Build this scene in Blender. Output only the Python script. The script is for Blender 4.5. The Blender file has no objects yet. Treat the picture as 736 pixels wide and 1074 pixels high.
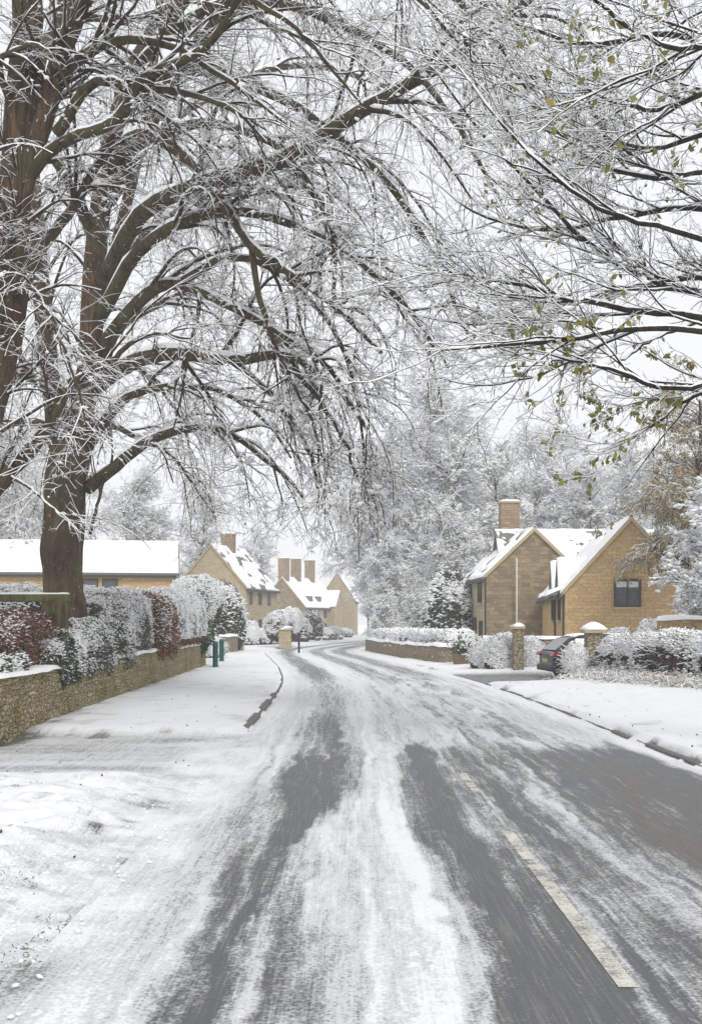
import bpy, math, random
import numpy as np

rng = np.random.default_rng(11)
random.seed(5)
F, CX, HY, H = 1180.0, 368.0, 655.0, 1.65
sc = bpy.context.scene
col = sc.collection
Rd = math.radians

def wx(px, Y): return (px - CX) * Y / F
def wz(py, Y): return H + (HY - py) * Y / F

# ------------------------------------------------------------------ noise
_lat = rng.random((64, 64, 64)).astype(np.float32)
def vnoise(x, y, z=0.0):
    x, y, z = np.broadcast_arrays(np.asarray(x, float), np.asarray(y, float), np.asarray(z, float))
    xi, yi, zi = np.floor(x).astype(int), np.floor(y).astype(int), np.floor(z).astype(int)
    fx, fy, fz = x - xi, y - yi, z - zi
    fx, fy, fz = [f * f * (3 - 2 * f) for f in (fx, fy, fz)]
    r = 0
    for a in (0, 1):
        for b in (0, 1):
            for c in (0, 1):
                w = (fx if a else 1 - fx) * (fy if b else 1 - fy) * (fz if c else 1 - fz)
                r = r + w * _lat[(xi + a) & 63, (yi + b) & 63, (zi + c) & 63]
    return r
def fbm(x, y, z=0.0, o=4):
    r, a, s = 0, 0.5, 1.0
    for k in range(o):
        r = r + a * vnoise(np.asarray(x) * s + 7.3 * k, np.asarray(y) * s + 3.1 * k, np.asarray(z) * s + 1.7 * k)
        a *= 0.5; s *= 2.03
    return r / (1 - 0.5 ** o)
def sstep(a, b, x):
    t = np.clip((np.asarray(x, float) - a) / (b - a), 0, 1)
    return t * t * (3 - 2 * t)

# ------------------------------------------------------------------ materials
def new_mat(name):
    m = bpy.data.materials.new(name); m.use_nodes = True
    nt = m.node_tree
    return m, nt, nt.nodes['Principled BSDF']
class NG:
    def __init__(s, nt): s.nt = nt
    def n(s, t, **kw):
        nd = s.nt.nodes.new(t)
        for k, v in kw.items(): setattr(nd, k, v)
        return nd
    def l(s, a, b): s.nt.links.new(a, b)
    def put(s, sock, v):
        if isinstance(v, bpy.types.NodeSocket): s.l(v, sock)
        else: sock.default_value = v
    def math(s, op, a, b=0.0, clamp=False):
        nd = s.n('ShaderNodeMath', operation=op, use_clamp=clamp)
        s.put(nd.inputs[0], a); s.put(nd.inputs[1], b); return nd.outputs[0]
    def noise(s, vec, scale, detail=4, rough=0.55, dist=0.0):
        nd = s.n('ShaderNodeTexNoise'); s.put(nd.inputs['Vector'], vec)
        nd.inputs['Scale'].default_value = scale; nd.inputs['Detail'].default_value = detail
        nd.inputs['Roughness'].default_value = rough; nd.inputs['Distortion'].default_value = dist
        return nd.outputs['Fac']
    def ramp(s, fac, stops, mode='LINEAR'):
        nd = s.n('ShaderNodeValToRGB'); cr = nd.color_ramp; cr.interpolation = mode
        while len(cr.elements) < len(stops): cr.elements.new(0.5)
        for e, (p, c) in zip(cr.elements, stops):
            e.position = p; e.color = (*c, 1) if len(c) == 3 else c
        s.put(nd.inputs[0], fac); return nd.outputs[0]
    def rangef(s, v, a, b, c=0.0, d=1.0):
        nd = s.n('ShaderNodeMapRange', interpolation_type='SMOOTHSTEP'); s.put(nd.inputs[0], v)
        for i, q in zip((1, 2, 3, 4), (a, b, c, d)): nd.inputs[i].default_value = q
        return nd.outputs[0]
    def mix(s, fac, a, b, typ='MIX'):
        nd = s.n('ShaderNodeMix', data_type='RGBA', blend_type=typ)
        s.put(nd.inputs[0], fac)
        for i, v in ((6, a), (7, b)):
            s.put(nd.inputs[i], (*v, 1) if isinstance(v, tuple) and len(v) == 3 else v)
        return nd.outputs[2]
    def bump(s, h, strength, dist, normal=None):
        nd = s.n('ShaderNodeBump'); s.put(nd.inputs['Height'], h)
        nd.inputs['Strength'].default_value = strength; nd.inputs['Distance'].default_value = dist
        if normal is not None: s.l(normal, nd.inputs['Normal'])
        return nd.outputs[0]
    def coord(s, which='Object'): return s.n('ShaderNodeTexCoord').outputs[which]
    def mapping(s, vec, scale):
        nd = s.n('ShaderNodeMapping'); s.l(vec, nd.inputs[0]); nd.inputs['Scale'].default_value = scale
        return nd.outputs[0]

def mat_snow(name='snow', c=(0.89, 0.90, 0.915)):
    m, nt, b = new_mat(name); g = NG(nt); co = g.coord()
    n1 = g.noise(co, 3.0, 6, 0.6)
    colr = g.mix(n1, tuple(x * 0.95 for x in c), tuple(min(.93, x * 1.03) for x in c))
    g.l(colr, b.inputs['Base Color']); b.inputs['Roughness'].default_value = 0.7
    b.inputs['Specular IOR Level'].default_value = 0.25
    g.l(g.bump(g.noise(co, 18, 5, 0.65), 0.5, 0.02), b.inputs['Normal'])
    return m

def mat_simple(name, c, rough=0.6, var=0.2, scale=8.0, metallic=0.0, bump=0.0, spec=0.4):
    m, nt, b = new_mat(name); g = NG(nt); co = g.coord()
    n1 = g.noise(co, scale, 4)
    g.l(g.mix(n1, tuple(x * (1 - var) for x in c), tuple(x * (1 + var) for x in c)), b.inputs['Base Color'])
    b.inputs['Roughness'].default_value = rough; b.inputs['Metallic'].default_value = metallic
    b.inputs['Specular IOR Level'].default_value = spec
    if bump: g.l(g.bump(n1, bump, 0.02), b.inputs['Normal'])
    return m

def mat_leaf(name, c, c2=None, rough=0.6):
    """each leaf (mesh island) takes its own tone between c and c2"""
    m, nt, b = new_mat(name); g = NG(nt)
    ri = g.n('ShaderNodeNewGeometry').outputs['Random Per Island']
    c2 = c2 or tuple(x * 0.5 for x in c)
    g.l(g.mix(ri, c, c2), b.inputs['Base Color'])
    b.inputs['Roughness'].default_value = rough
    return m

def mat_bark(name, base=(0.105, 0.082, 0.055), moss=(0.10, 0.10, 0.042), mossy=0.5, scale=1.0, red=None, lodged=True):
    m, nt, b = new_mat(name); g = NG(nt); co = g.coord()
    fine = g.noise(g.mapping(co, (7 * scale, 7 * scale, 1.1 * scale)), 2.0, 8, 0.7, 0.6)
    big = g.noise(co, 1.3 * scale, 4)
    c1 = g.mix(g.rangef(fine, 0.3, 0.7), tuple(x * 0.28 for x in base), tuple(x * 1.5 for x in base))
    if red: c1 = g.mix(g.rangef(g.noise(co, 0.9, 2), 0.45, 0.6), c1, g.mix(fine, tuple(x * 0.5 for x in red), red))
    c2 = g.mix(g.math('MULTIPLY', g.rangef(big, 0.42, 0.66), mossy), c1, moss)
    if lodged:
        sx = g.n('ShaderNodeSeparateXYZ'); g.l(g.n('ShaderNodeNewGeometry').outputs['Normal'], sx.inputs[0])
        up = g.math('ADD', sx.outputs[2], g.math('MULTIPLY', g.math('SUBTRACT', fine, 0.5), 0.9))
        up = g.math('ADD', up, g.math('MULTIPLY', sx.outputs[0], 0.12))
        c2 = g.mix(g.rangef(up, 0.52, 0.66), c2, (0.84, 0.86, 0.89))
        c2 = g.mix(g.rangef(g.noise(co, 13, 5, 0.75), 0.635, 0.68, 0, 0.8), c2, (0.78, 0.80, 0.83))
    g.l(c2, b.inputs['Base Color']); b.inputs['Roughness'].default_value = 0.85
    b.inputs['Specular IOR Level'].default_value = 0.2
    g.l(g.bump(fine, 1.0, 0.05), b.inputs['Normal'])
    return m

def mat_stone(name, c1, c2, mortar, bw=0.42, bh=0.16, rough_amt=0.006, weather=0.3, wcol=(0.16, 0.14, 0.11)):
    m, nt, b = new_mat(name); g = NG(nt); uv = g.n('ShaderNodeTexCoord').outputs['UV']; co = g.coord()
    dis = g.n('ShaderNodeVectorMath', operation='ADD'); 
    nz = g.n('ShaderNodeTexNoise'); g.l(uv, nz.inputs[0]); nz.inputs['Scale'].default_value = 2.5
    sc_ = g.n('ShaderNodeVectorMath', operation='SCALE'); g.l(nz.outputs['Color'], sc_.inputs[0]); sc_.inputs['Scale'].default_value = 0.10
    g.l(uv, dis.inputs[0]); g.l(sc_.outputs[0], dis.inputs[1])
    br = g.n('ShaderNodeTexBrick'); g.l(dis.outputs[0], br.inputs['Vector'])
    br.inputs['Scale'].default_value = 1.0; br.inputs['Brick Width'].default_value = bw; br.inputs['Row Height'].default_value = bh
    br.inputs['Mortar Size'].default_value = 0.012; br.inputs['Mortar Smooth'].default_value = 0.4; br.inputs['Bias'].default_value = 0.0
    br.inputs['Color1'].default_value = (*c1, 1); br.inputs['Color2'].default_value = (*c2, 1); br.inputs['Mortar'].default_value = (*mortar, 1)
    n1 = g.noise(co, 9, 6, 0.7); n2 = g.noise(co, 0.9, 5, 0.6)
    c = g.mix(0.75, br.outputs['Color'], g.mix(g.rangef(n1, 0.25, 0.75), (0.55, 0.55, 0.55), (1.3, 1.3, 1.3)), 'MULTIPLY')
    c = g.mix(g.math('MULTIPLY', g.rangef(n2, 0.45, 0.7), weather), c, wcol)
    g.l(c, b.inputs['Base Color']); b.inputs['Roughness'].default_value = 0.9; b.inputs['Specular IOR Level'].default_value = 0.2
    hgt = g.math('ADD', g.math('MULTIPLY', br.outputs['Fac'], -0.7), n1)
    g.l(g.bump(hgt, 0.8, 0.03), b.inputs['Normal'])
    return m

def mat_drystone(name, c1=(0.46, 0.38, 0.23), c2=(0.28, 0.23, 0.14), moss=(0.24, 0.20, 0.08)):
    m, nt, b = new_mat(name); g = NG(nt); uv = g.n('ShaderNodeTexCoord').outputs['UV']; co = g.coord()
    mp = g.mapping(uv, (1.0, 2.3, 1.0))
    v = g.n('ShaderNodeTexVoronoi', feature='F1'); g.l(mp, v.inputs['Vector']); v.inputs['Scale'].default_value = 6.4; v.inputs['Randomness'].default_value = 0.85
    e = g.n('ShaderNodeTexVoronoi', feature='DISTANCE_TO_EDGE'); g.l(mp, e.inputs['Vector']); e.inputs['Scale'].default_value = 6.4; e.inputs['Randomness'].default_value = 0.85
    sep = g.n('ShaderNodeSeparateColor'); g.l(v.outputs['Color'], sep.inputs[0])
    n1 = g.noise(co, 14, 6, 0.7); n2 = g.noise(co, 1.4, 5, 0.65)
    c = g.mix(sep.outputs[0], c1, c2)
    c = g.mix(0.7, c, g.mix(n1, (0.4, 0.4, 0.4), (1.6, 1.6, 1.6)), 'MULTIPLY')
    c = g.mix(g.rangef(n2, 0.42, 0.66, 0, 0.75), c, moss)
    c = g.mix(g.rangef(e.outputs['Distance'], 0.0, 0.08, 0.6, 0.0), c, (0.09, 0.075, 0.045))
    # frost and thrown snow caught on the faces
    c = g.mix(g.rangef(g.noise(co, 22, 4, 0.7), 0.57, 0.68, 0, 0.6), c, (0.75, 0.77, 0.8))
    g.l(c, b.inputs['Base Color']); b.inputs['Roughness'].default_value = 0.95; b.inputs['Specular IOR Level'].default_value = 0.15
    g.l(g.bump(g.math('ADD', g.rangef(e.outputs['Distance'], 0.0, 0.12), g.math('MULTIPLY', n1, 0.4)), 1.0, 0.05), b.inputs['Normal'])
    return m

def mat_ground(name):
    """asphalt / slush / snow by the coverage attribute"""
    m, nt, b = new_mat(name); g = NG(nt); co = g.coord()
    at_ = g.n('ShaderNodeAttribute', attribute_name='cover'); cov = at_.outputs['Fac']
    ab = g.n('ShaderNodeAttribute', attribute_name='brown'); br = ab.outputs['Fac']
    streak = g.noise(g.mapping(co, (16, 0.55, 1)), 1.0, 6, 0.65)
    streak2 = g.noise(g.mapping(co, (60, 1.6, 1)), 1.0, 4, 0.6)
    grain = g.noise(co, 70, 4, 0.75)
    mid = g.noise(co, 7, 6, 0.7)
    s = g.math('ADD', g.math('ADD', cov, 0.02), g.math('MULTIPLY', g.math('SUBTRACT', streak, 0.5), 0.55))
    s = g.math('ADD', s, g.math('MULTIPLY', g.math('SUBTRACT', streak2, 0.5), 0.55))
    s = g.math('ADD', s, g.math('MULTIPLY', g.math('SUBTRACT', grain, 0.5), 0.80))
    s = g.math('ADD', s, g.math('MULTIPLY', g.math('SUBTRACT', mid, 0.5), 0.55))
    grit = g.n('ShaderNodeTexVoronoi', feature='F1'); g.l(co, grit.inputs['Vector']); grit.inputs['Scale'].default_value = 42
    s = g.math('ADD', s, g.math('MULTIPLY', g.math('SUBTRACT', grit.outputs['Distance'], 0.42), 0.45))
    asp = g.mix(grain, (0.04, 0.042, 0.044), (0.165, 0.168, 0.17))
    asp = g.mix(g.rangef(streak2, .45, .75, 0, .5), asp, (0.26, 0.26, 0.26))
    asp = g.mix(g.math('MULTIPLY', br, g.math('MULTIPLY', mid, 0.45)), asp, (0.13, 0.095, 0.06))
    c = g.mix(g.rangef(s, 0.16, 0.54), asp, (0.40, 0.405, 0.41))
    c = g.mix(g.rangef(s, 0.46, 0.74), c, (0.67, 0.678, 0.69))
    c = g.mix(g.rangef(s, 0.85, 1.15), c, g.mix(mid, (0.70, 0.715, 0.735), (0.83, 0.84, 0.855)))
    g.l(c, b.inputs['Base Color'])
    b.inputs['Specular IOR Level'].default_value = 0.35
    g.l(g.rangef(s, 0.1, 0.6, 0.48, 0.75), b.inputs['Roughness'])
    h = g.math('ADD', g.rangef(s, 0.1, 1.0), g.math('MULTIPLY', grain, 0.25))
    h = g.math('ADD', h, g.math('MULTIPLY', mid, 0.5))
    g.l(g.bump(h, 0.6, 0.025), b.inputs['Normal'])
    return m

M = {}
M['snow'] = mat_snow()
M['ground'] = mat_ground('winter_ground')
M['bark'] = mat_bark('lime_bark', base=(0.085, 0.063, 0.042), moss=(0.088, 0.09, 0.038), mossy=.7)
M['bark_trunk'] = mat_bark('lime_trunk_bark', base=(0.115, 0.074, 0.048), moss=(0.085, 0.085, 0.045), mossy=0.6, red=(0.095, 0.060, 0.042))
M['twig'] = mat_bark('twig_bark', base=(0.07, 0.048, 0.038), mossy=0.15)
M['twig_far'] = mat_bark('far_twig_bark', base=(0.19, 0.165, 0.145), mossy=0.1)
M['bark_dark'] = mat_bark('dark_wet_bark', base=(0.034, 0.027, 0.024), moss=(0.06, 0.055, 0.03), mossy=0.25)
M['stone_gold'] = mat_stone('golden_limestone', (0.58, 0.40, 0.20), (0.46, 0.31, 0.155), (0.46, 0.335, 0.20), weather=0.3, wcol=(0.38, 0.29, 0.18))
M['stone_old'] = mat_stone('weathered_limestone', (0.37, 0.28, 0.165), (0.20, 0.155, 0.10), (0.25, 0.20, 0.14), bw=0.5, bh=0.22, weather=0.7, wcol=(0.19, 0.165, 0.125))
M['stone_front'] = mat_stone('pale_limestone', (0.54, 0.44, 0.29), (0.42, 0.34, 0.22), (0.42, 0.35, 0.25), weather=0.3, wcol=(0.35, 0.29, 0.2))
M['stone_brick'] = mat_stone('brown_chimney_stone', (0.40, 0.29, 0.18), (0.27, 0.20, 0.13), (0.25, 0.19, 0.13), weather=0.5, wcol=(0.2, 0.15, 0.1))
M['drystone'] = mat_drystone('drystone')
M['drystone_pale'] = mat_drystone('pale_drystone', (0.42, 0.35, 0.24), (0.32, 0.27, 0.19), (0.3, 0.25, 0.17))
M['tile'] = mat_simple('stone_roof_tile', (0.16, 0.15, 0.14), 0.9, 0.4, 6, bump=0.4)
M['frame_dark'] = mat_simple('dark_brown_paint', (0.045, 0.028, 0.02), 0.5)
M['glass'] = mat_simple('window_glass', (0.07, 0.08, 0.09), 0.06, 0.9, 5, spec=0.8)  # strong noise variation paints a patchy reflection into the pane colour
M['curtain'] = mat_simple('net_curtain', (0.6, 0.6, 0.6), 0.8, 0.15, 12)
M['sill'] = mat_simple('sill_stone', (0.42, 0.34, 0.22), 0.85, 0.15)
M['white_paint'] = mat_simple('white_paint', (0.60, 0.58, 0.53), 0.5, 0.06)
M['black_pipe'] = mat_simple('black_pipe', (0.03, 0.03, 0.032), 0.5)
M['moss_wood'] = mat_bark('mossy_wood', base=(0.12, 0.10, 0.06), moss=(0.16, 0.19, 0.05), mossy=0.9, lodged=False)
M['bollard'] = mat_simple('green_bollard_paint', (0.008, 0.075, 0.062), 0.45, 0.15)
M['kerb'] = mat_simple('kerb_stone', (0.15, 0.14, 0.13), 0.85, 0.5, 9, bump=0.5)
M['line'] = mat_simple('worn_line_paint', (0.62, 0.60, 0.54), 0.7, 0.25, 25)
M['dead'] = mat_leaf('fallen_leaf', (0.11, 0.07, 0.035), (0.05, 0.035, 0.02))
M['carpaint'] = mat_simple('dark_blue_car_paint', (0.012, 0.020, 0.030), 0.22, 0.1, 3, metallic=0.3, spec=0.6)
M['rubber'] = mat_simple('rubber', (0.02, 0.02, 0.02), 0.8)
M['alloy'] = mat_simple('alloy', (0.4, 0.4, 0.42), 0.35, 0.1, metallic=0.8)
M['redlamp'] = mat_simple('red_lens', (0.30, 0.012, 0.02), 0.2, 0.1)
M['plate'] = mat_simple('yellow_plate', (0.6, 0.5, 0.1), 0.5, 0.05)
M['terracotta'] = mat_simple('wooden_planter', (0.16, 0.11, 0.06), 0.8, 0.3)
M['grass_dry'] = mat_leaf('dry_grass', (0.42, 0.33, 0.18), (0.22, 0.17, 0.09))
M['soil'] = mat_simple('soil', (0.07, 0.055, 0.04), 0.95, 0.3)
LEAF = {
    'seed': mat_leaf('russet_seed_bract', (0.22, 0.10, 0.07), (0.13, 0.07, 0.05)),
    'beech': mat_leaf('copper_beech_leaf', (0.20, 0.085, 0.055), (0.10, 0.04, 0.03)),
    'brown': mat_leaf('brown_beech_leaf', (0.26, 0.12, 0.05), (0.13, 0.055, 0.03)),
    'green': mat_leaf('dark_green_leaf', (0.035, 0.055, 0.028), (0.075, 0.09, 0.05)),
    'grey': mat_leaf('grey_green_leaf', (0.10, 0.105, 0.08), (0.18, 0.17, 0.14)),
    'ivy': mat_leaf('ivy_leaf', (0.06, 0.13, 0.02), (0.03, 0.07, 0.02)),
    'purple': mat_leaf('purple_twig_leaf', (0.12, 0.06, 0.055), (0.07, 0.035, 0.04)),
    'olive': mat_leaf('olive_autumn_leaf', (0.24, 0.20, 0.035), (0.13, 0.14, 0.03)),
    'ochre': mat_leaf('ochre_willow_leaf', (0.40, 0.25, 0.06), (0.24, 0.19, 0.06)),
    'conifer': mat_leaf('conifer_spray', (0.03, 0.055, 0.03), (0.05, 0.075, 0.035)),
    'twiggy': mat_leaf('bare_twig_hedge', (0.17, 0.13, 0.09), (0.10, 0.085, 0.06)),
}

# ------------------------------------------------------------------ mesh builder
class MB:
    def __init__(s): s.V = []; s.F = []; s.n = 0
    def add(s, V, Fc, mi=0, smooth=False):
        V = np.asarray(V, float).reshape(-1, 3)
        for f in (Fc if isinstance(Fc, list) else [Fc]):
            f = np.asarray(f, int)
            if f.size: s.F.append((f.reshape(-1, f.shape[-1]) + s.n, mi, smooth))
        s.V.append(V); s.n += len(V)
    def box(s, c, d, rz=0.0, mi=0, org=None):
        x, y, z = [q / 2 for q in d]
        v = np.array([[a * x, b * y, e * z] for a in (-1, 1) for b in (-1, 1) for e in (-1, 1)])
        if rz: v = v @ rotz(rz).T
        s.add(v + np.asarray(c), np.array([[0, 1, 3, 2], [4, 6, 7, 5], [0, 4, 5, 1], [2, 3, 7, 6], [0, 2, 6, 4], [1, 5, 7, 3]]), mi)
    def poly(s, pts, mi=0): s.add(pts, np.arange(len(pts))[None], mi)
    def prism(s, a, b, mi=0):
        """solid between two equal outlines a and b"""
        n = len(a); i = np.arange(n); j = (i + 1) % n
        s.add(np.vstack([a, b]), [np.stack([i, j, j + n, i + n], 1), i[::-1][None], (i + n)[None]], mi)
    def build(s, name, mats, parent=None, attrs=None, uv=True, bevel=0):
        me = bpy.data.meshes.new(name)
        V = np.concatenate(s.V).astype(np.float32)
        loops = np.concatenate([f.ravel() for f, _, _ in s.F]).astype(np.int32)
        tot = np.concatenate([np.full(len(f), f.shape[1]) for f, _, _ in s.F]).astype(np.int32)
        st = np.concatenate([[0], np.cumsum(tot)[:-1]]).astype(np.int32)
        mi = np.concatenate([np.full(len(f), m) for f, m, _ in s.F]).astype(np.int32)
        sm = np.concatenate([np.full(len(f), q) for f, _, q in s.F]).astype(bool)
        me.vertices.add(len(V)); me.vertices.foreach_set('co', V.ravel())
        me.loops.add(len(loops)); me.loops.foreach_set('vertex_index', loops)
        me.polygons.add(len(tot)); me.polygons.foreach_set('loop_start', st); me.polygons.foreach_set('loop_total', tot)
        me.polygons.foreach_set('material_index', mi); me.polygons.foreach_set('use_smooth', sm)
        for m in (mats if isinstance(mats, (list, tuple)) else [mats]): me.materials.append(m)
        me.update(calc_edges=True)
        if attrs:
            for k, a in attrs.items():
                at_ = me.attributes.new(k, 'FLOAT', 'POINT'); at_.data.foreach_set('value', np.asarray(a, np.float32).ravel())
        if uv and len(tot) < 60000:
            nr = np.empty(len(tot) * 3, np.float32); me.polygons.foreach_get('normal', nr); nr = nr.reshape(-1, 3)
            ln = np.repeat(nr, tot, axis=0); P = V[loops]
            flat = np.abs(ln[:, 2]) > 0.75
            h = np.hypot(ln[:, 0], ln[:, 1]) + 1e-9
            u = (-ln[:, 1] * P[:, 0] + ln[:, 0] * P[:, 1]) / h; v = P[:, 2].copy()
            u[flat] = P[flat, 0]; v[flat] = P[flat, 1]
            uvl = me.uv_layers.new(name='UVMap'); uvl.data.foreach_set('uv', np.stack([u, v], 1).astype(np.float32).ravel())
        o = bpy.data.objects.new(name, me); col.objects.link(o)
        if parent: o.parent = parent
        if bevel:
            bm_ = o.modifiers.new('bevel', 'BEVEL'); bm_.width = bevel; bm_.segments = 2; bm_.limit_method = 'ANGLE'
        return o
def rotz(a):
    c, s_ = math.cos(a), math.sin(a); return np.array([[c, -s_, 0], [s_, c, 0], [0, 0, 1]])

def empty(name, loc=(0, 0, 0), rz=0.0):
    o = bpy.data.objects.new(name, None); col.objects.link(o); o.location = loc; o.rotation_euler = (0, 0, rz); o.empty_display_size = 0.3
    return o
def tag(o, label=None, cat=None, group=None, kind=None):
    if label: o['label'] = label
    if cat: o['category'] = cat
    if group: o['group'] = group
    if kind: o['kind'] = kind
    return o
def copy_tree(o, parent=None):
    c = o.copy(); col.objects.link(c); c.parent = parent
    for ch in list(o.children): copy_tree(ch, c)
    return c

# ------------------------------------------------------------------ tubes, leaves, clumps
def norm(v): return v / (np.linalg.norm(v, axis=-1, keepdims=True) + 1e-9)
def tubes(mb, P, R, sides=5, mi=0, flat=1.0, smooth=True):
    N, K, _ = P.shape
    T = np.empty_like(P); T[:, 1:-1] = P[:, 2:] - P[:, :-2]; T[:, 0] = P[:, 1] - P[:, 0]; T[:, -1] = P[:, -1] - P[:, -2]
    T = norm(T); md = np.abs(norm(P[:, -1] - P[:, 0]))
    ref = np.eye(3)[np.argmin(md, axis=1)][:, None, :]
    U = norm(np.cross(T, ref)); W = np.cross(T, U)
    a = np.arange(sides) * 2 * math.pi / sides
    V = P[:, :, None, :] + R[:, :, None, None] * (np.cos(a)[None, None, :, None] * U[:, :, None, :] + np.sin(a)[None, None, :, None] * W[:, :, None, :])
    if flat != 1.0: V[..., 2] = P[:, :, None, 2] + (V[..., 2] - P[:, :, None, 2]) * flat
    n = np.arange(N)[:, None, None] * K * sides; k = np.arange(K - 1)[None, :, None] * sides; s0 = np.arange(sides)[None, None, :]; s1 = (s0 + 1) % sides
    q = np.stack([n + k + s0, n + k + s1, n + k + sides + s1, n + k + sides + s0], -1).reshape(-1, 4)
    mb.add(V.reshape(-1, 3), q, mi, smooth)
def leaves(mb, C, size, mi=0, asp=0.6, hang=0.0):
    n = len(C); sz = size * rng.uniform(0.6, 1.3, (n, 1))
    u = norm(rng.normal(size=(n, 3)) + np.array([0, 0, -hang])); w = norm(np.cross(u, rng.normal(size=(n, 3))))
    V = np.stack([C - u * sz * .5, C + w * sz * asp * .5, C + u * sz * .5, C - w * sz * asp * .5], 1)
    mb.add(V.reshape(-1, 3), np.arange(4 * n).reshape(n, 4), mi)
_oct = np.array([[1, 0, 0], [0, 1, 0], [-1, 0, 0], [0, -1, 0], [0, 0, 1], [0, 0, -1]], float)
_of = np.array([[0, 1, 4], [1, 2, 4], [2, 3, 4], [3, 0, 4], [1, 0, 5], [2, 1, 5], [3, 2, 5], [0, 3, 5]])
def clumps(mb, C, size, mi=0, fl=0.6, elong=1.6):
    n = len(C); a = rng.uniform(0, 6.28, n); s = size * rng.uniform(0.5, 1.4, n)
    o = _oct[None] * np.stack([s * rng.uniform(1, elong, n), s, s * fl], 1)[:, None, :]
    o = o * rng.uniform(0.75, 1.25, (n, 6, 1))
    ca, sa = np.cos(a)[:, None], np.sin(a)[:, None]
    V = np.stack([o[..., 0] * ca - o[..., 1] * sa, o[..., 0] * sa + o[..., 1] * ca, o[..., 2] + o[..., 0] * rng.uniform(-.3, .3, (n, 1))], -1) + C[:, None, :]
    mb.add(V.reshape(-1, 3), (_of[None] + np.arange(n)[:, None, None] * 6).reshape(-1, 3), mi, True)

# ------------------------------------------------------------------ branches
def catmull(pts, K):
    p = np.asarray(pts, float); p = np.vstack([2 * p[0] - p[1], p, 2 * p[-1] - p[-2]])
    n = len(p) - 3; t = np.linspace(0, n - 1e-6, K); i = t.astype(int); f = (t - i)[:, None]
    a, b, c, d = p[i], p[i + 1], p[i + 2], p[i + 3]
    return 0.5 * (2 * b + (c - a) * f + (2 * a - 5 * b + 4 * c - d) * f ** 2 + (3 * b - a - 3 * c + d) * f ** 3)
def limb_set(lims, K=26, jit=0.05):
    P, R = [], []
    for pts, r0, r1 in lims:
        q = catmull([(wx(a, Y), Y, wz(b, Y)) for a, b, Y in pts], K)
        w = np.cumsum(rng.normal(size=(K, 3)), 0) * jit * 0.35; w -= np.linspace(0, 1, K)[:, None] * w[-1]
        w[0] = 0
        q = q + w * np.sin(np.linspace(0, math.pi, K))[:, None] ** .5
        P.append(q); R.append(r0 + (r1 - r0) * np.linspace(0, 1, K) ** 0.8)
    return np.array(P), np.array(R)
def spawn(P, R, Mn, K, L, ang, tr=(0.2, 1.0), droop=0.0, wig=0.12, rs=0.55, rmax=1.0, rmin=0.004, up=0.0, bias=(0, 0, 0), lfall=0.4):
    N, KK, _ = P.shape
    ln = np.linalg.norm(np.diff(P, axis=1), axis=-1).sum(1); pi = rng.choice(N, Mn, p=ln / ln.sum())
    t = rng.uniform(tr[0], tr[1], Mn) * (KK - 1.001); i = t.astype(int); f = (t - i)[:, None]
    p0 = P[pi, i] * (1 - f) + P[pi, i + 1] * f; tg = norm(P[pi, i + 1] - P[pi, i]); r = R[pi, i] * (1 - f[:, 0]) + R[pi, i + 1] * f[:, 0]
    pr = norm(np.cross(tg, rng.normal(size=(Mn, 3))) + np.array([0, 0, up]))
    a = rng.uniform(ang[0], ang[1], Mn)[:, None]
    d = norm(tg * np.cos(a) + pr * np.sin(a) + np.asarray(bias))
    Ls = rng.uniform(L[0], L[1], Mn) * (1 - lfall * (t / (KK - 1)))
    step = (Ls / (K - 1))[:, None]
    Q = np.empty((Mn, K, 3)); Q[:, 0] = p0
    for k in range(1, K):
        d = norm(d + rng.normal(size=(Mn, 3)) * wig + np.array([0, 0, -droop * k / K]))
        Q[:, k] = Q[:, k - 1] + d * step
    r0 = np.clip(r * rs, rmin, rmax)
    RR = r0[:, None] * (1 - 0.72 * np.linspace(0, 1, K)[None]); RR = np.maximum(RR, rmin * 0.6)
    return Q, RR
def snow_on(mb, P, R, sides=3, minr=0.010, k=0.9, mi=0, lift=0.75):
    T = np.empty_like(P); T[:, 1:-1] = P[:, 2:] - P[:, :-2]; T[:, 0] = P[:, 1] - P[:, 0]; T[:, -1] = P[:, -1] - P[:, -2]
    T = norm(T); hz = np.sqrt(np.clip(1 - T[..., 2] ** 2, 0, 1))
    hz = sstep(0.28, 0.85, hz)
    nz = rng.uniform(0.55, 1.35, R.shape)
    RS = np.maximum(R * k, minr) * hz * nz
    Q = P.copy(); Q[..., 2] += R * lift + RS * 0.35
    tubes(mb, Q, RS, sides, mi, flat=0.85)
def pick(P, n):
    N, K, _ = P.shape; i = rng.integers(0, N, n); k = rng.integers(0, K - 1, n); f = rng.random((n, 1))
    return P[i, k] * (1 - f) + P[i, k + 1] * f

# ------------------------------------------------------------------ road line and ground
_cy = np.array([-20, 0, 26, 39, 50, 65, 75, 85, 100, 114, 150, 200, 260], float)
_cxv = np.array([1.25, 1.25, 1.05, .3, -.75, -2.2, -2.15, -1.1, 1.0, 3.3, 10.5, 24, 42], float)
_pp = catmull(np.stack([_cxv, _cy, _cy * 0], 1), 600)
def road_x(Y): return np.interp(Y, _pp[:, 1], _pp[:, 0])
HW = 2.75
def wall_x(Y): return -4.5 - (np.asarray(Y, float) - 0) * 0.0256
def inside_garden(X, Y):
    return sstep(-0.15, 0.15, wall_x(Y) - 0.25 - X) * sstep(15.0, 15.3, Y) * (1 - sstep(42.6, 42.9, Y))
def drive_l(Y): return sstep(11.6, 12.4, Y) * (1 - sstep(16.3, 17.0, Y))
def drive_r(Y): return sstep(30.2, 31.0, Y) * (1 - sstep(36.0, 37.0, Y))
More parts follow.
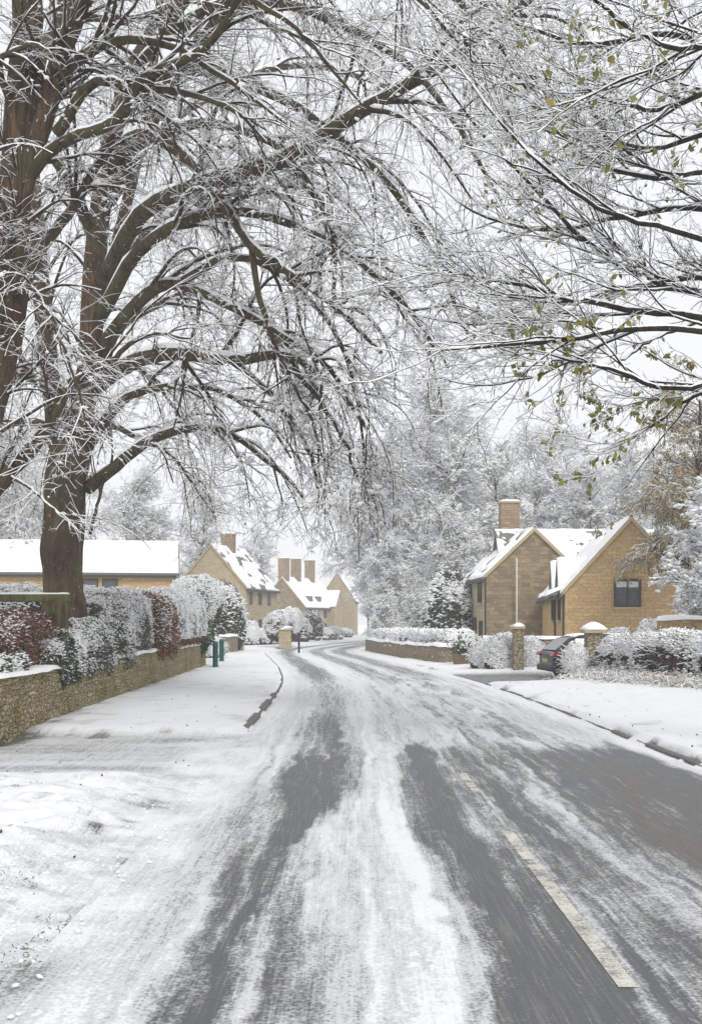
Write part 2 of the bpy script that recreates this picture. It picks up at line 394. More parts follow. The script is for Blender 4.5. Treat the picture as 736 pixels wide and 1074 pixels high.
def expo_l(Y): return ((Y > 18.0) & (Y < 25.5) & (vnoise(np.asarray(Y) * 1.7, 3.3) > .30)).astype(float)
def edge_cov(X, Y): return 0.80 + 1.1 * (fbm(X * 2.6, Y * 1.5, 41, 5) - .5)
def ground_z(X, Y):
    u = X - road_x(Y)
    dl, dr = -u - HW, u - HW
    lump = fbm(X * 1.3, Y * 1.3, 0, 4) - 0.5
    near = 1 - sstep(10.5, 12.5, Y)
    zl = (0.12 + 0.05 * lump) * (1 - 0.85 * drive_l(Y)) + near * (0.05 * sstep(0.1, 0.8, dl) + 0.17 * lump * sstep(0, .8, dl) + 0.14 * (fbm(X * 4.0, Y * 4.0, 3, 4) - .5) * sstep(0, .5, dl) + 0.045 * (fbm(X * 10, Y * 10, 8, 3) - .5) * sstep(0, .4, dl))
    zl = zl * sstep(-0.12, 0.12 + 0.8 * (1 - sstep(16, 17.5, Y)), dl) + 0.012 * (fbm(X * 7, Y * 5, 3, 4) - .5) * sstep(0, .5, dl) + inside_garden(X, Y) * 0.72
    zr = (0.12 + 0.10 * lump + 0.13 * sstep(0.3, 3.2, dr) * (1 - sstep(40, 50, Y))) * (1 - 0.85 * drive_r(Y)) * sstep(-0.12, 0.2, dr)
    return np.where(u < 0, zl, zr)

# rows
Ys = np.concatenate([np.arange(2.5, 13, 0.05), np.arange(13, 30, 0.12), np.arange(30, 70, 0.35), np.arange(70, 231, 1.0)])
def cols(): return np.concatenate([np.arange(-0.14, 4.5, 0.055), np.arange(4.5, 9, 0.2), np.arange(9, 25, 0.8), np.arange(25, 90, 5)])
def grid_faces(nr, nc, flip=False):
    i = np.arange(nr - 1)[:, None] * nc + np.arange(nc - 1)[None]
    q = np.stack([i, i + 1, i + nc + 1, i + nc], -1).reshape(-1, 4)
    return q[:, ::-1] if flip else q
def side_sheet(sign, name):
    d = cols(); Y = Ys[:, None] + 0 * d[None]; X = road_x(Y) + sign * (HW + d[None])
    Z = ground_z(X, Y)
    if sign < 0:
        Z = np.where((expo_l(Y) > 0) & (d[None] < 0.13), -0.04, Z)
        cov = 1.15 - 0.55 * drive_l(Y) * (0.4 + 1.1 * fbm(X * .5, Y * 2.5, 5, 4)) * (1 - sstep(2.5, 5, -X + road_x(Y) - HW - 2.0))
        cov -= 0.35 * sstep(0.60, 0.72, fbm(X * 2.2, Y * 1.5, 9, 3)) * (Y > 16)
        cov -= 1.0 * (1 - sstep(0.0, 0.28, wall_x(Y) - 0 - X + 0.35 + 0 * X)) * 0
        # thin snow at the kerb line, with the grass verge breaking through near the camera
        e = fbm(X * 3.1, Y * 2.2, 2, 4)
        cov -= 0.95 * (1 - sstep(0.03, 0.09, np.abs(d[None] - .45 - .12 * (vnoise(Y * 2, 3.3) - .5)))) * sstep(0.56, 0.62, e) * (Y < 10.5)
        wb = (1 - sstep(0.0, 1.0, d[None] + .9 * (e - .5))) * (1 - sstep(15.5, 17.5, Y)); cov = cov * (1 - wb) + edge_cov(X, Y) * wb
        cov -= 0.30 * sstep(.50, .68, fbm(X * 4.5, Y * 6.5, 31, 5)) * (Y < 12)
        # foot of the wall
        dw = X - wall_x(Y)
        cov -= 0.75 * (1 - sstep(0.05, 0.6, dw)) * sstep(0.42, 0.6, fbm(X * 2, Y * 1.6, 4, 4)) * (dw > -.3) * (Y > 15) * (Y < 43)
    else:
        e = fbm(X * 2.5, Y * 1.8, 12, 4)
        cov = 1.15 - 0.95 * drive_r(Y) * (1 - sstep(3.5, 6.0, d[None]))
        ex = sstep(0.53, 0.60, fbm(X * 1.7, Y * .9, 21, 4)) * (1 - sstep(42, 48, Y))
        Z = np.where((ex > 0.5) & (d[None] < 0.10) & (d[None] > -0.06), Z * 0.4, Z)
        cov -= 0.8 * ex * (1 - sstep(0.03, 0.09, np.abs(d[None] - 0.05)))
        cov -= 0.5 * sstep(0.6, 0.7, e) * (1 - sstep(0.4, 1.3, d[None])) * (Y < 32)
    br = 0.4 * (cov < 0.7)
    mb = MB(); mb.add(np.stack([X, Y, Z], -1).reshape(-1, 3), grid_faces(*X.shape, flip=sign < 0), 0, True)
    o = mb.build(name, M['ground'], attrs={'cover': cov, 'brown': br + 0 * X}, uv=False)
    return tag(o, kind='structure')
side_sheet(-1, 'snowy_pavement'); side_sheet(1, 'snowy_verge')

mb = MB(); mb.add([(-1500, -60, -0.09), (1500, -60, -0.09), (1500, 2500, -0.09), (-1500, 2500, -0.09)], np.array([[0, 1, 2, 3]]))
tag(mb.build('ground', M['snow']), kind='structure')

# road
Yr = np.concatenate([np.arange(2.5, 16, 0.06), np.arange(16, 40, 0.14), np.arange(40, 231, 0.6)])
u = np.linspace(-HW - .02, HW + .02, 190)
Y = Yr[:, None] + 0 * u[None]; U = u[None] + 0 * Y; X = road_x(Y) + U
def band(c, w, s=0.10): return sstep(c - w - s, c - w + s, U) * (1 - sstep(c + w - s, c + w + s, U))
uw = U + 0.16 * (fbm(Y * .3, U * .6, 1, 2) - .5) + 0.22 * (fbm(Y * 1.6, U * 6, 6, 4) - .5)
U0 = U; U = uw
n_lo = fbm(U * 2.6, Y * .35, 3, 6); n_lg = fbm(U * 5, Y * .9, 8, 4)
near = 1 - sstep(13.2, 15.4, Y + 5.5 * (n_lo - .5) + 2.5 * (n_lg - .5))
tr1 = band(-1.82 + 0.26 * sstep(7, 12, Y), 0.13 + 0.24 * sstep(8.5, 11.5, Y), .15)
tr1b = band(-1.40, 0.10, .1) * sstep(.42, .6, n_lg)
tr2 = band(-0.40, 0.22, .18)
edge = 1 - sstep(-2.45, -2.0, U)
cov = 0.72 + 0 * U
cov = cov + 0.14 * edge + 0.13 * band(-1.0, 0.32, .2) * (1 - sstep(.6, .9, tr2))
cov = cov - near * (0.74 * tr1 + 0.70 * tr2)
# right lane: thin mottled cover
rl = sstep(0.02, 0.2, U) * (1 - sstep(2.45, 2.7, U))
cov = cov - near * rl * (0.47 + .45 * (n_lo - .45) + .45 * (n_lg - .5)) + 0.12 * near * rl * band(.55, .35, .25)
cov = cov - near * rl * 0.30 * band(1.32, .2, .15) * sstep(4, 9, Y)
cov = cov - near * 0.35 * band(2.1, .35, .2) * sstep(8, 11, Y)
cov = cov - near * 0.08 * sstep(.5, .66, n_lg) * sstep(-2.3, -1.9, U)
# middle distance
mid_ = (1 - near) * (1 - sstep(32, 40, Y))
cov = cov - mid_ * (0.40 * band(-1.52, .36, .2) * (1 - .45 * sstep(19, 22, Y)) + 0.22 * band(0.55, .5, .3) * sstep(.38, .6, n_lg) + 0.30 * band(1.3, .25, .2) * sstep(.4, .6, n_lg))
far_ = sstep(30, 38, Y)
cov = cov - far_ * (0.46 * band(-1.55, .45, .2) + 0.36 * band(0.25, .40, .2) + 0.40 * band(1.6, .45, .25) - 0.12 * band(-.7, .35, .15))
cov = cov + 0.0 * (1 - sstep(-2.65, -1.95, U0 + .8 * (n_lg - .5)))
cov = cov + 0.3 * sstep(2.3, 2.65, U0) + 0.22 * (1 - sstep(-2.7, -2.3, U0))
st_ = fbm(U * 11, Y * .22, 17, 4); st2_ = fbm(U * 26, Y * .3, 27, 2)
cov = cov + 0.20 * (n_lo - .5) + .85 * (st_ - .5) * (.5 + .5 * near) + .60 * (st2_ - .5)
cov = cov - near * .35 * (1 - sstep(.10, .22, np.abs(U0)))
cov = cov - near * .18 * sstep(.52, .62, n_lo) * band(-1.35, .3, .2)
wb = (1 - sstep(-2.7, -2.1, U0)) * (1 - sstep(15.5, 17.5, Y)); cov = cov * (1 - wb) + edge_cov(X, Y) * wb
cov = np.clip(cov, -0.05, 1.1)
br = near * band(1.45, .5, .3) * sstep(6, 8, Y) * (1 - sstep(12, 13.5, Y)) * sstep(.4, .55, n_lo)
U = U0
Z = 0.004 + 0.03 * (1 - (U / HW) ** 2) + 0.012 * sstep(.2, .9, cov) + 0.010 * (n_lg - .5) * cov
mb = MB(); mb.add(np.stack([X, Y, Z], -1).reshape(-1, 3), grid_faces(*X.shape), 0, True)
tag(mb.build('road', M['ground'], attrs={'cover': cov, 'brown': br}, uv=False), kind='structure')

# painted centre line: worn dashes
def mat_line():
    m = M['line']; nt = m.node_tree; g = NG(nt); b = nt.nodes['Principled BSDF']
    co = g.coord(); n = g.noise(co, 3.5, 7, 0.75); n2 = g.noise(co, 60, 3, 0.7)
    a = g.rangef(g.math('ADD', n, g.math('MULTIPLY', n2, 0.6)), 0.50, 0.95)
    g.l(a, b.inputs['Alpha'])
mat_line()
mb = MB()
for (y0, y1) in ((5.0, 7.55), (7.72, 8.75), (10.85, 12.2), (-1.2, 2.8)):
    yy = np.linspace(y0, y1, 30); xx = road_x(yy)
    hw = 0.044
    zz = 0.0388 + 0 * yy
    V = np.stack([np.stack([xx - hw, yy, zz], 1), np.stack([xx + hw, yy, zz], 1)], 1).reshape(-1, 3)
    i = np.arange(29) * 2
    mb.add(V, np.stack([i, i + 1, i + 3, i + 2], 1))
tag(mb.build('road_marking', M['line']), kind='structure')

# kerb stones
for sg, nm, y0, y1 in ((-1, 'left_kerb', 17.3, 60), (1, 'right_kerb', 5, 30)):
    mb = MB(); y = y0
    while y < y1:
        L = 0.86
        x = float(road_x(y + L / 2)) + sg * (HW + 0.055); sl = float(road_x(y + L) - road_x(y)) / L
        mb.box((x + rng.uniform(-.008, .008), y + L / 2, (0.018 if sg < 0 else -.022) + rng.uniform(-.012, .008)), (0.12, L, 0.15), -math.atan(sl))
        y += L + 0.02
    tag(mb.build(nm, M['kerb'], bevel=0.012), kind='structure')

# ------------------------------------------------------------------ hedges and bushes
def bush_mesh(root, C, S, leaf, n, lsize, snow=0.5, ns=None, csize=0.05, core=M['soil'], noise_s=1.7, bulge=0.3, snow_low=0.15, sup=2.6, thr=0.15, leaf2=None, mix2=None, shoot=1.0):
    """closed bush following sections: C (K,3) base-centre line, S (K,2) half width, height"""
    K = len(C)
    T = np.gradient(C, axis=0) if K > 1 else np.array([[0, 1, 0]]); T[:, 2] = 0; T = norm(T)
    Nn = np.stack([T[:, 1], -T[:, 0], 0 * T[:, 0]], 1)
    def surf(t, a, off):
        i = np.clip(t * (K - 1), 0, K - 1.001).astype(int); f = t * (K - 1) - i; f = f[..., None]
        c = C[i] * (1 - f) + C[i + 1] * f; s_ = S[i] * (1 - f) + S[i + 1] * f; nn = Nn[i] * (1 - f) + Nn[i + 1] * f; tt = T[i]
        ca, sa = np.cos(a), np.sin(a)
        e = 2 / sup
        hx = np.sign(ca) * np.abs(ca) ** e; hz = np.sign(sa) * np.abs(sa) ** e
        endt = np.minimum(t, 1 - t) * (K - 1)
        endl = np.linalg.norm(C[-1] - C[0]) + 1e-6
        dist_end = np.minimum(t, 1 - t) * endl
        cap = np.sqrt(np.clip(1 - (1 - np.clip(dist_end / (s_[..., 0] * 0.9), 0, 1)) ** 2, 0, 1)) * 0.97 + 0.03
        p = c + nn * (hx * s_[..., 0] * cap)[..., None]; p = p + np.array([0, 0, 1.0]) * ((0.5 + 0.5 * hz * cap) * s_[..., 1])[..., None]
        ctr = c + np.array([0, 0, .5]) * s_[..., 1][..., None]
        nz = fbm(p[..., 0] * noise_s, p[..., 1] * noise_s, p[..., 2] * noise_s, 3) - .5
        p = ctr + (p - ctr) * (1 + bulge * 2 * nz + off)[..., None]
        return p, norm(p - ctr + tt * (np.sign(t - .5) * (dist_end < s_[..., 0] * .6))[..., None] * .3), nz
    nt_, na = max(14, int(K * 10)), 26
    tt, aa = np.meshgrid(np.linspace(0, 1, nt_), np.linspace(0, 2 * math.pi, na, endpoint=False), indexing='ij')
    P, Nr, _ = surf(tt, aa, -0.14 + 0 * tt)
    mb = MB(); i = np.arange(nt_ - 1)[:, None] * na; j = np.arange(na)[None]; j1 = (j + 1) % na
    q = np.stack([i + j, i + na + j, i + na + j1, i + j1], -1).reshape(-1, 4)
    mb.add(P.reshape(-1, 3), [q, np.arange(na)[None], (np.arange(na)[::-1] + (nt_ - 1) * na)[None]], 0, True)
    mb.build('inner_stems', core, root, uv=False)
    t = rng.random(n); a = rng.uniform(-1.2, math.pi + 1.2, n)
    P, Nr, nz = surf(t, a, rng.normal(-0.02, 0.045, n))
    mb = MB(); Pl = P
    # shoots breaking the outline
    nw = int(n * .10); t = rng.random(nw); a = rng.uniform(-.6, math.pi + .6, nw)
    P, Nr, _ = surf(t, a, -.10 + 0 * t); dd = norm(Nr * .7 + rng.normal(size=(nw, 3)) * .8 + np.array([0, 0, .35])); ll = rng.uniform(.08, .26, (nw, 1)) * shoot * (1 + lsize * 4)
    Q = np.stack([P, P + dd * ll * .5, P + (dd + np.array([0, 0, -.15])) * ll], 1)
    tubes(mb, Q, np.full((nw, 3), .0035 + lsize * .03), 3, 2)
    snq = MB(); snow_on(snq, Q, np.full((nw, 3), .004 + lsize * .03), 3, csize * .32, 1.)
    P = Pl
    if leaf2:
        msk = mix2(P) if mix2 else rng.random(n) < .5
        leaves(mb, P[~msk], lsize, 0); 
        if msk.any(): leaves(mb, P[msk], lsize, 1)
        mb.build('foliage', [LEAF[leaf], LEAF[leaf2], M['twig']], root, uv=False)
    else:
        leaves(mb, P, lsize, 0); mb.build('foliage', [LEAF[leaf], LEAF[leaf], M['twig']], root, uv=False)
    ns = ns or n // 2
    t = rng.random(ns * 2); a = rng.uniform(-0.4, math.pi + .4, ns * 2)
    P, Nr, nz = surf(t, a, rng.normal(0.015, 0.03, ns * 2))
    pn = .5 * fbm(P[:, 0] * 4.5, P[:, 1] * 4.5, P[:, 2] * 4.5, 3) + .5 * fbm(P[:, 0] * 1.3 + 9, P[:, 1] * 1.3, P[:, 2] * 1.3, 2)
    pr = snow_low * .75 + snow * .8 * sstep(thr - .35, thr + .6, Nr[:, 2]) + (pn - .5) * 3.2 - .06
    k = rng.random(len(P)) < pr
    mb = snq; clumps(mb, P[k], csize * .8, 0, 0.5, 2.2); mb.build('snow_cover', M['snow'], root, uv=False)
def hedge(name, label, cat, pts, S, leaf, n, lsize, group=None, **kw):
    pts = np.asarray(pts, float); base = pts.mean(0)
    root = tag(empty(name, (base[0], base[1], pts[:, 2].min())), label, cat, group)
    K = max(2, int(np.linalg.norm(pts[-1] - pts[0]) / 0.8) + 2)
    s_ = np.linspace(0, 1, len(pts)); q = np.linspace(0, 1, K)
    C = np.stack([np.interp(q, s_, pts[:, i]) for i in range(3)], 1) - np.array(root.location)
    SS = np.asarray(S, float); SS = SS if SS.ndim > 1 else np.tile(SS, (len(pts), 1))
    SS = np.stack([np.interp(q, s_, SS[:, i]) for i in range(2)], 1)
    bush_mesh(root, C, SS, leaf, n, lsize, **kw)
    return root
def bush(name, label, cat, x, y, z, r, h, leaf, n, lsize, group=None, **kw):
    return hedge(name, label, cat, [(x - r, y, z - .22 * h), (x + r, y, z - .22 * h)], (r, h * 1.22), leaf, n, lsize, group, **dict(dict(sup=2.05), **kw))

# ------------------------------------------------------------------ walls of rubble stone
def rubble_wall(name, label, pts, h, th, mat, snowh=0.10, copes=True, snow_amt=1.0, group=None):
    pts = np.asarray(pts, float); root = tag(empty(name, (*pts[0][:2], 0)), label, 'wall', group); o = np.array([*pts[0][:2], 0.0])
    seg = np.linalg.norm(np.diff(pts[:, :2], axis=0), axis=1); L = seg.sum(); K = int(L / 0.12) + 3
    s_ = np.concatenate([[0], np.cumsum(seg)]) / L; q = np.linspace(0, 1, K)
    C = np.stack([np.interp(q, s_, pts[:, 0]), np.interp(q, s_, pts[:, 1]), np.interp(q, s_, np.full(len(pts), 0.) if pts.shape[1] < 3 else pts[:, 2])], 1) - o
    T = norm(np.gradient(C, axis=0)); N = np.stack([T[:, 1], -T[:, 0], 0 * q], 1)
    hz = np.linspace(-0.15, h, 12)
    prof = [(+1, z) for z in hz] + [(-1, z) for z in hz[::-1]]
    P = np.array([[C[k] + N[k] * sgn * th / 2 * (1.08 - 0.16 * max(z, 0) / h) + np.array([0, 0, z]) for sgn, z in prof] for k in range(K)])
    W = P + o
    dn = fbm(W[..., 0] * 4, W[..., 1] * 4, W[..., 2] * 6, 3) - .5
    P += N[:, None, :] * np.array([p[0] for p in prof])[None, :, None] * dn[..., None] * 0.09
    P[..., 2] += (fbm(W[..., 0] * 1.1, W[..., 1] * 1.1, 0, 2) - .5) * 0.10 * (P[..., 2] > 0.3)
    na = len(prof); i = np.arange(K - 1)[:, None] * na; j = np.arange(na)[None]; j1 = (j + 1) % na
    mb = MB(); mb.add(P.reshape(-1, 3), [np.stack([i + j, i + j1, i + na + j1, i + na + j], -1).reshape(-1, 4), np.arange(na)[None], (np.arange(na)[::-1] + (K - 1) * na)[None]], 0, False)
    mb.build('wall_body', mat, root)
    # snow lying on the top
    w = np.linspace(-1, 1, 9); top = h + (fbm((C + o)[:, 0] * 1.1, (C + o)[:, 1] * 1.1, 0, 2) - .5) * .10
    th_ = snowh * (0.5 + 1.0 * fbm((C + o)[:, 0] * 2, (C + o)[:, 1] * 2, 5, 3)) * snow_amt
    P = C[:, None, :] + N[:, None, :] * (w * (th * 0.5 + .03))[None, :, None]
    P[..., 2] = (C[:, 2] + top)[:, None] + th_[:, None] * np.sqrt(np.clip(1 - w ** 4, 0, 1))[None] * 1.0 - 0.03 * (np.abs(w) > .98)[None]
    mb = MB(); mb.add(P.reshape(-1, 3), grid_faces(K, 9), 0, True); mb.build('snow_cover', M['snow'], root, uv=False)
    return root

# ------------------------------------------------------------------ houses
def roof_snow(mb, A, B, C_, D, t0, patch, seed, n=60, nscale=1.2):
    """snow blanket over the roof face A-B (eaves) C-D (ridge); patches dip below the tiles"""
    A, B, C_, D = [np.asarray(p, float) for p in (A, B, C_, D)]
    L1 = np.linalg.norm(B - A); L2 = np.linalg.norm(D - A); nu, nv = max(8, min(n, int(L1 / .12))), max(8, min(n, int(L2 / .12)))
    s_, t_ = np.meshgrid(np.linspace(0, 1, nu), np.linspace(0, 1, nv), indexing='ij')
    P = (A * ((1 - s_) * (1 - t_))[..., None] + B * (s_ * (1 - t_))[..., None] + C_ * (s_ * t_)[..., None] + D * ((1 - s_) * t_)[..., None])
    nr = norm(np.cross(B - A, D - A)); nr = nr if nr[2] > 0 else -nr
    nz = fbm(P[..., 0] * nscale + seed, P[..., 1] * nscale, P[..., 2] * nscale * 1.6, 4)
    hgt = t0 * (1 + 0.5 * (nz - .5)) - np.clip((nz - (1 - patch)), 0, 1) * t0 * 9
    hgt = np.clip(hgt, -0.03, 1)
    edge = np.minimum(np.minimum(s_, 1 - s_) * L1, t_ * L2 * 0 + 1)
    hgt = np.where(edge < 0.02, -0.02, hgt)
    hgt = np.where(t_ < 0.001, -0.03, hgt)
    P = P + nr * hgt[..., None]
    mb.add(P.reshape(-1, 3), grid_faces(nu, nv), 0, True)
def house(name, label, P0, dirY, W, L, eave, apex, matg, mats_, patch=0.3, over=0.22, z0=0.0, seed=1.0, coping=True, snow_t=0.09):
    """P0 near corner; +y local along the long wall; gable spans local x 0..W (to the right if W>0)"""
    root = tag(empty(name, (P0[0], P0[1], z0), dirY), label, 'house')
    mb = MB(); sx = abs(W)
    g0 = np.array([(0, 0, -.1), (W, 0, -.1), (W, 0, eave), (W / 2, 0, apex), (0, 0, eave)], float); g1 = g0 + np.array([0, L, 0])
    n = 5; i = np.arange(n)
    mb.add(g0, i[None], 0); mb.add(g1, i[::-1][None], 0)
    mb.add([(0, 0, -.1), (0, L, -.1), (0, L, eave), (0, 0, eave)], np.array([[0, 1, 2, 3]]), 1)
    mb.add([(W, 0, -.1), (W, L, -.1), (W, L, eave), (W, 0, eave)], np.array([[0, 1, 2, 3]]), 1)
    mb.build('wall', [matg, mats_], root)
    k = (apex - eave) / (sx / 2); sg = 1 if W > 0 else -1
    rb = MB(); sb = MB(); th = 0.12
    for side in (0, 1):
        xe = (-over * sg) if side == 0 else W + over * sg; xr = W / 2
        ze = eave - k * over + 0.0
        y0, y1 = -over * .6, L + over * .6
        a = np.array([(xe, y0, ze), (xr, y0, apex), (xr, y0, apex + th * 1.3), (xe, y0, ze + th * 1.3)], float)
        rb.prism(a, a + np.array([0, y1 - y0, 0]))
        up = th * 1.3
        roof_snow(sb, (xe, y0, ze + up), (xe, y1, ze + up), (xr, y1, apex + up), (xr, y0, apex + up), snow_t, patch, seed + side * 5)
    ro = rb.build('roof', M['tile'], root)
    # rounded snow along the ridge
    K = 30; yy = np.linspace(y0, y1, K); Pq = np.stack([0 * yy + W / 2, yy, 0 * yy + apex + up + .02], 1)[None]
    tubes(sb, Pq, np.full((1, K), 0.10) * rng.uniform(.8, 1.2, (1, K)), 6)
    sb.build('snow_cover', M['snow'], ro, uv=False)
    for side in (0, 1):
        gb = MB(); xe = (-over * sg - .04 * sg) if side == 0 else W + over * sg + .04 * sg
        gb.box((xe, (y0 + y1) / 2, eave - k * over - .02), (.12, y1 - y0, .11)); gb.build('gutter', M['black_pipe'], root)
    if coping:
        cb = MB()
        for side in (0, 1):
            xe = (-over * sg * .6) if side == 0 else W + over * sg * .6
            ze = eave - k * over * .6
            a = np.array([(xe, -.16, ze - .02), (W / 2, -.16, apex - .02), (W / 2, -.16, apex + .20), (xe, -.16, ze + .20)], float)
            cb.prism(a, a + np.array([0, .14, 0]))
        cb.build('verge_coping', M['sill'], root)
    return root
def window(root, c, w, h, axis, frame=M['frame_dark'], mull=1, curtain=False, sill=True, d=0.06, fw=0.07):
    """axis: local outward normal as unit (x,y)"""
    ax = np.array([axis[0], axis[1], 0.0]); tx = np.array([-axis[1], axis[0], 0.0]); c = np.asarray(c, float); rz = math.atan2(tx[1], tx[0])
    f = MB()
    f.box(c + np.array([0, 0, h / 2 - fw / 2]) + ax * .02, (w, d, fw), rz); f.box(c - np.array([0, 0, h / 2 - fw / 2]) + ax * .02, (w, d, fw), rz)
    f.box(c + tx * (w / 2 - fw / 2) + ax * .02, (fw, d, h - 2 * fw), rz); f.box(c - tx * (w / 2 - fw / 2) + ax * .02, (fw, d, h - 2 * fw), rz)
    for m_ in range(mull):
        f.box(c + tx * ((m_ + 1) / (mull + 1) - .5) * (w - fw) + ax * .02, (fw * .8, d * .9, h - 2 * fw), rz)
    wo = f.build('window', frame, root)
    g_ = MB(); g_.box(c + ax * .004, (w - 2 * fw, .02, h - 2 * fw), rz); g_.build('pane', M['glass'], wo)
    if curtain:
        cu = MB(); cu.box(c + ax * .016 + np.array([0, 0, h * .3]), (w - 2.4 * fw, .008, h * .2), rz); cu.build('curtain', M['curtain'], wo)
    if sill:
        s_ = MB(); s_.box(c - np.array([0, 0, h / 2 + .05]) + ax * .04, (w + .12, .14, .09), rz); s_.build('sill', M['sill'], wo)
    return wo
def chimney(root, c, w, d, z0, z1, mat, pot=False, taper=0.0):
    mb = MB(); mb.box((c[0], c[1], (z0 + z1) / 2), (w, d, z1 - z0), 0)
    if taper:
        mb.box((c[0], c[1], z0 + (z1 - z0) * .2), (w + taper, d + taper, (z1 - z0) * .3))
    ch = mb.build('chimney', mat, root, bevel=0.02)
    mb = MB(); mb.box((c[0], c[1], z1 + .05), (w + .16, d + .16, .12)); mb.build('chimney_cap', M['sill'], ch, bevel=0.02)
    mb = MB()
    cl = np.array([[c[0], c[1], z1 + .13]]); 
    n = 14; a = np.linspace(0, 2 * math.pi, n, endpoint=False)
    rings = [(1.0, 0.0), (.95, .06), (.7, .10), (.3, .12)]
    V = [[c[0] + r * (w / 2 + .06) * np.sign(math.cos(t)) * abs(math.cos(t)) ** .5, c[1] + r * (d / 2 + .06) * np.sign(math.sin(t)) * abs(math.sin(t)) ** .5, z1 + .11 + q] for r, q in rings for t in a]
    i = np.arange(3)[:, None] * n; j = np.arange(n)[None]; j1 = (j + 1) % n
    mb.add(V, [np.stack([i + j, i + j1, i + n + j1, i + n + j], -1).reshape(-1, 4), (np.arange(n) + 3 * n)[None]], 0, True)
    mb.build('snow_cover', M['snow'], ch, uv=False)
    return ch

# cottage with the tall chimney beside the road
A = house('stone_cottage', 'weathered stone cottage with tall chimney and white pole up its gable', (7.3, 61.0), Rd(4.5), 5.3, 6.6, 4.25, 6.75, M['stone_old'], M['stone_front'], patch=0.50, seed=2.0)
chimney(A, (2.65, 6.2), 1.12, .8, 5.6, 8.9, M['stone_brick'], taper=.25)
mb = MB(); mb.box((1.62, -.34, 2.9), (.07, .07, 4.7)); mb.build('white_pole', M['white_paint'], A)
mb = MB(); mb.box((-.06, -.14, 2.1), (.08, .08, 4.2)); mb.build('downpipe', M['black_pipe'], A)
for y in (1.6, 4.6): window(A, (-.01, y, 3.45), 1.0, 1.2, (-1, 0))
window(A, (-.01, 1.3, 1.2), .8, 1.3, (-1, 0))
mb = MB(); mb.box((-.03, 3.1, 1.0), (.07, .95, 2.1)); d_ = mb.build('door', M['frame_dark'], A)
mb = MB(); mb.box((-.09, 3.4, 1.0), (.05, .06, .12)); mb.build('handle', M['alloy'], d_)
mb = MB(); mb.box((-.38, 5.2, 1.1), (.74, 1.5, 2.2)); by = mb.build('bay', M['stone_front'], A)
window(by, (-.38, 4.44, 1.25), .66, 1.45, (0, -1), mull=0, sill=False)
window(by, (-.76, 5.2, 1.25), 1.2, 1.45, (-1, 0), mull=1, sill=False)
mb = MB(); a = np.array([(-.95, 4.2, 2.2), (0, 4.2, 2.7), (0, 4.2, 2.85), (-.95, 4.2, 2.35)]); mb.prism(a, a + np.array([0, 1.9, 0])); pr_ = mb.build('bay_roof', M['tile'], A)
mb = MB(); roof_snow(mb, (-.97, 4.18, 2.36), (-.97, 6.12, 2.36), (0, 6.12, 2.87), (0, 4.18, 2.87), .09, .1, 4.); mb.build('snow_cover', M['snow'], pr_, uv=False)

# cottage with the brown casement
B = house('golden_cottage', 'golden stone cottage with one dark brown window high in its gable end', (9.5, 50.0), Rd(-4.2), 5.75, 10.6, 3.1, 6.25, M['stone_gold'], M['stone_gold'], patch=0.46, seed=7.0)
window(B, (2.72, -.01, 3.05), 1.18, 1.25, (0, -1), curtain=True, fw=0.09, d=0.08)
for y in (2.2, 5.0): window(B, (-.01, y, 2.35), .8, 1.0, (-1, 0))
for k, y in enumerate((2.3, 5.1)):
    mb = MB(); a = np.array([(-.05, y - .75, 2.95), (-.05, y + .75, 2.95), (-.05, y + .75, 3.15), (-.05, y, 4.55), (-.05, y - .75, 3.15)])
    mb.prism(a, a + np.array([1.5, 0, 0])); dm = mb.build('dormer', M['stone_front'], B)
    rb = MB(); sb = MB()
    for s_ in (-1, 1):
        q = np.array([(-.12, y + s_ * .95, 2.95), (-.12, y, 4.62), (-.12, y, 4.74), (-.12, y + s_ * .95, 3.07)])
        rb.prism(q, q + np.array([2.0, 0, 0]))
        roof_snow(sb, (-.13, y + s_ * .96, 3.08), (1.9, y + s_ * .96, 3.08), (1.9, y, 4.75), (-.13, y, 4.75), .10, .05, 3. + k)
    ro = rb.build('dormer_roof', M['tile'], dm); sb.build('snow_cover', M['snow'], ro, uv=False)
for y in (.9, 3.7):
    mb = MB(); q = np.array([(-.8, y - .6, 2.85), (0, y - .6, 3.2), (0, y - .6, 3.3), (-.8, y - .6, 2.95)]); mb.prism(q, q + np.array([0, 1.3, 0])); cp = mb.build('canopy', M['tile'], B)
    mb = MB(); roof_snow(mb, (-.82, y - .62, 2.96), (-.82, y + .72, 2.96), (0, y + .72, 3.31), (0, y - .62, 3.31), .12, .02, 2.); mb.build('snow_cover', M['snow'], cp, uv=False)
for y in (.12, 3.55): 
    mb = MB(); mb.box((-.07, y, 1.45), (.08, .08, 2.9)); mb.build('downpipe', M['black_pipe'], B)
mb = MB()
for a_, b_ in (((-.2, -.25), (1., -.25)),): pass
# wing linking the two
Wg = house('cottage_wing', 'low rear cottage wing whose snowy ridge shows between the two stone gables', (17.5, 63.0), Rd(90), 5.0, 9.0, 4.3, 6.95, M['stone_old'], M['stone_old'], patch=0.56, seed=9., coping=False)

# long low house behind the big tree
Lh = house('long_house', 'long low stone house with snowy roof behind the big lime tree and hedge', (wx(186, 60), 60.0), Rd(99), 7.5, 17.5, 4.32, 6.1, M['stone_gold'], M['stone_gold'], patch=0.02, seed=11., coping=False)
for y in (3.5, 4.5, 6.0, 10.2, 14.5): window(Lh, (-.01, y, 3.55), .8 if y < 5 else 1.4, 1.0, (-1, 0), mull=1 if y > 5 else 0)
0 and chimney(Lh, (3.75, .9), .5, .5, 5.7, 7.6, M['stone_old'])

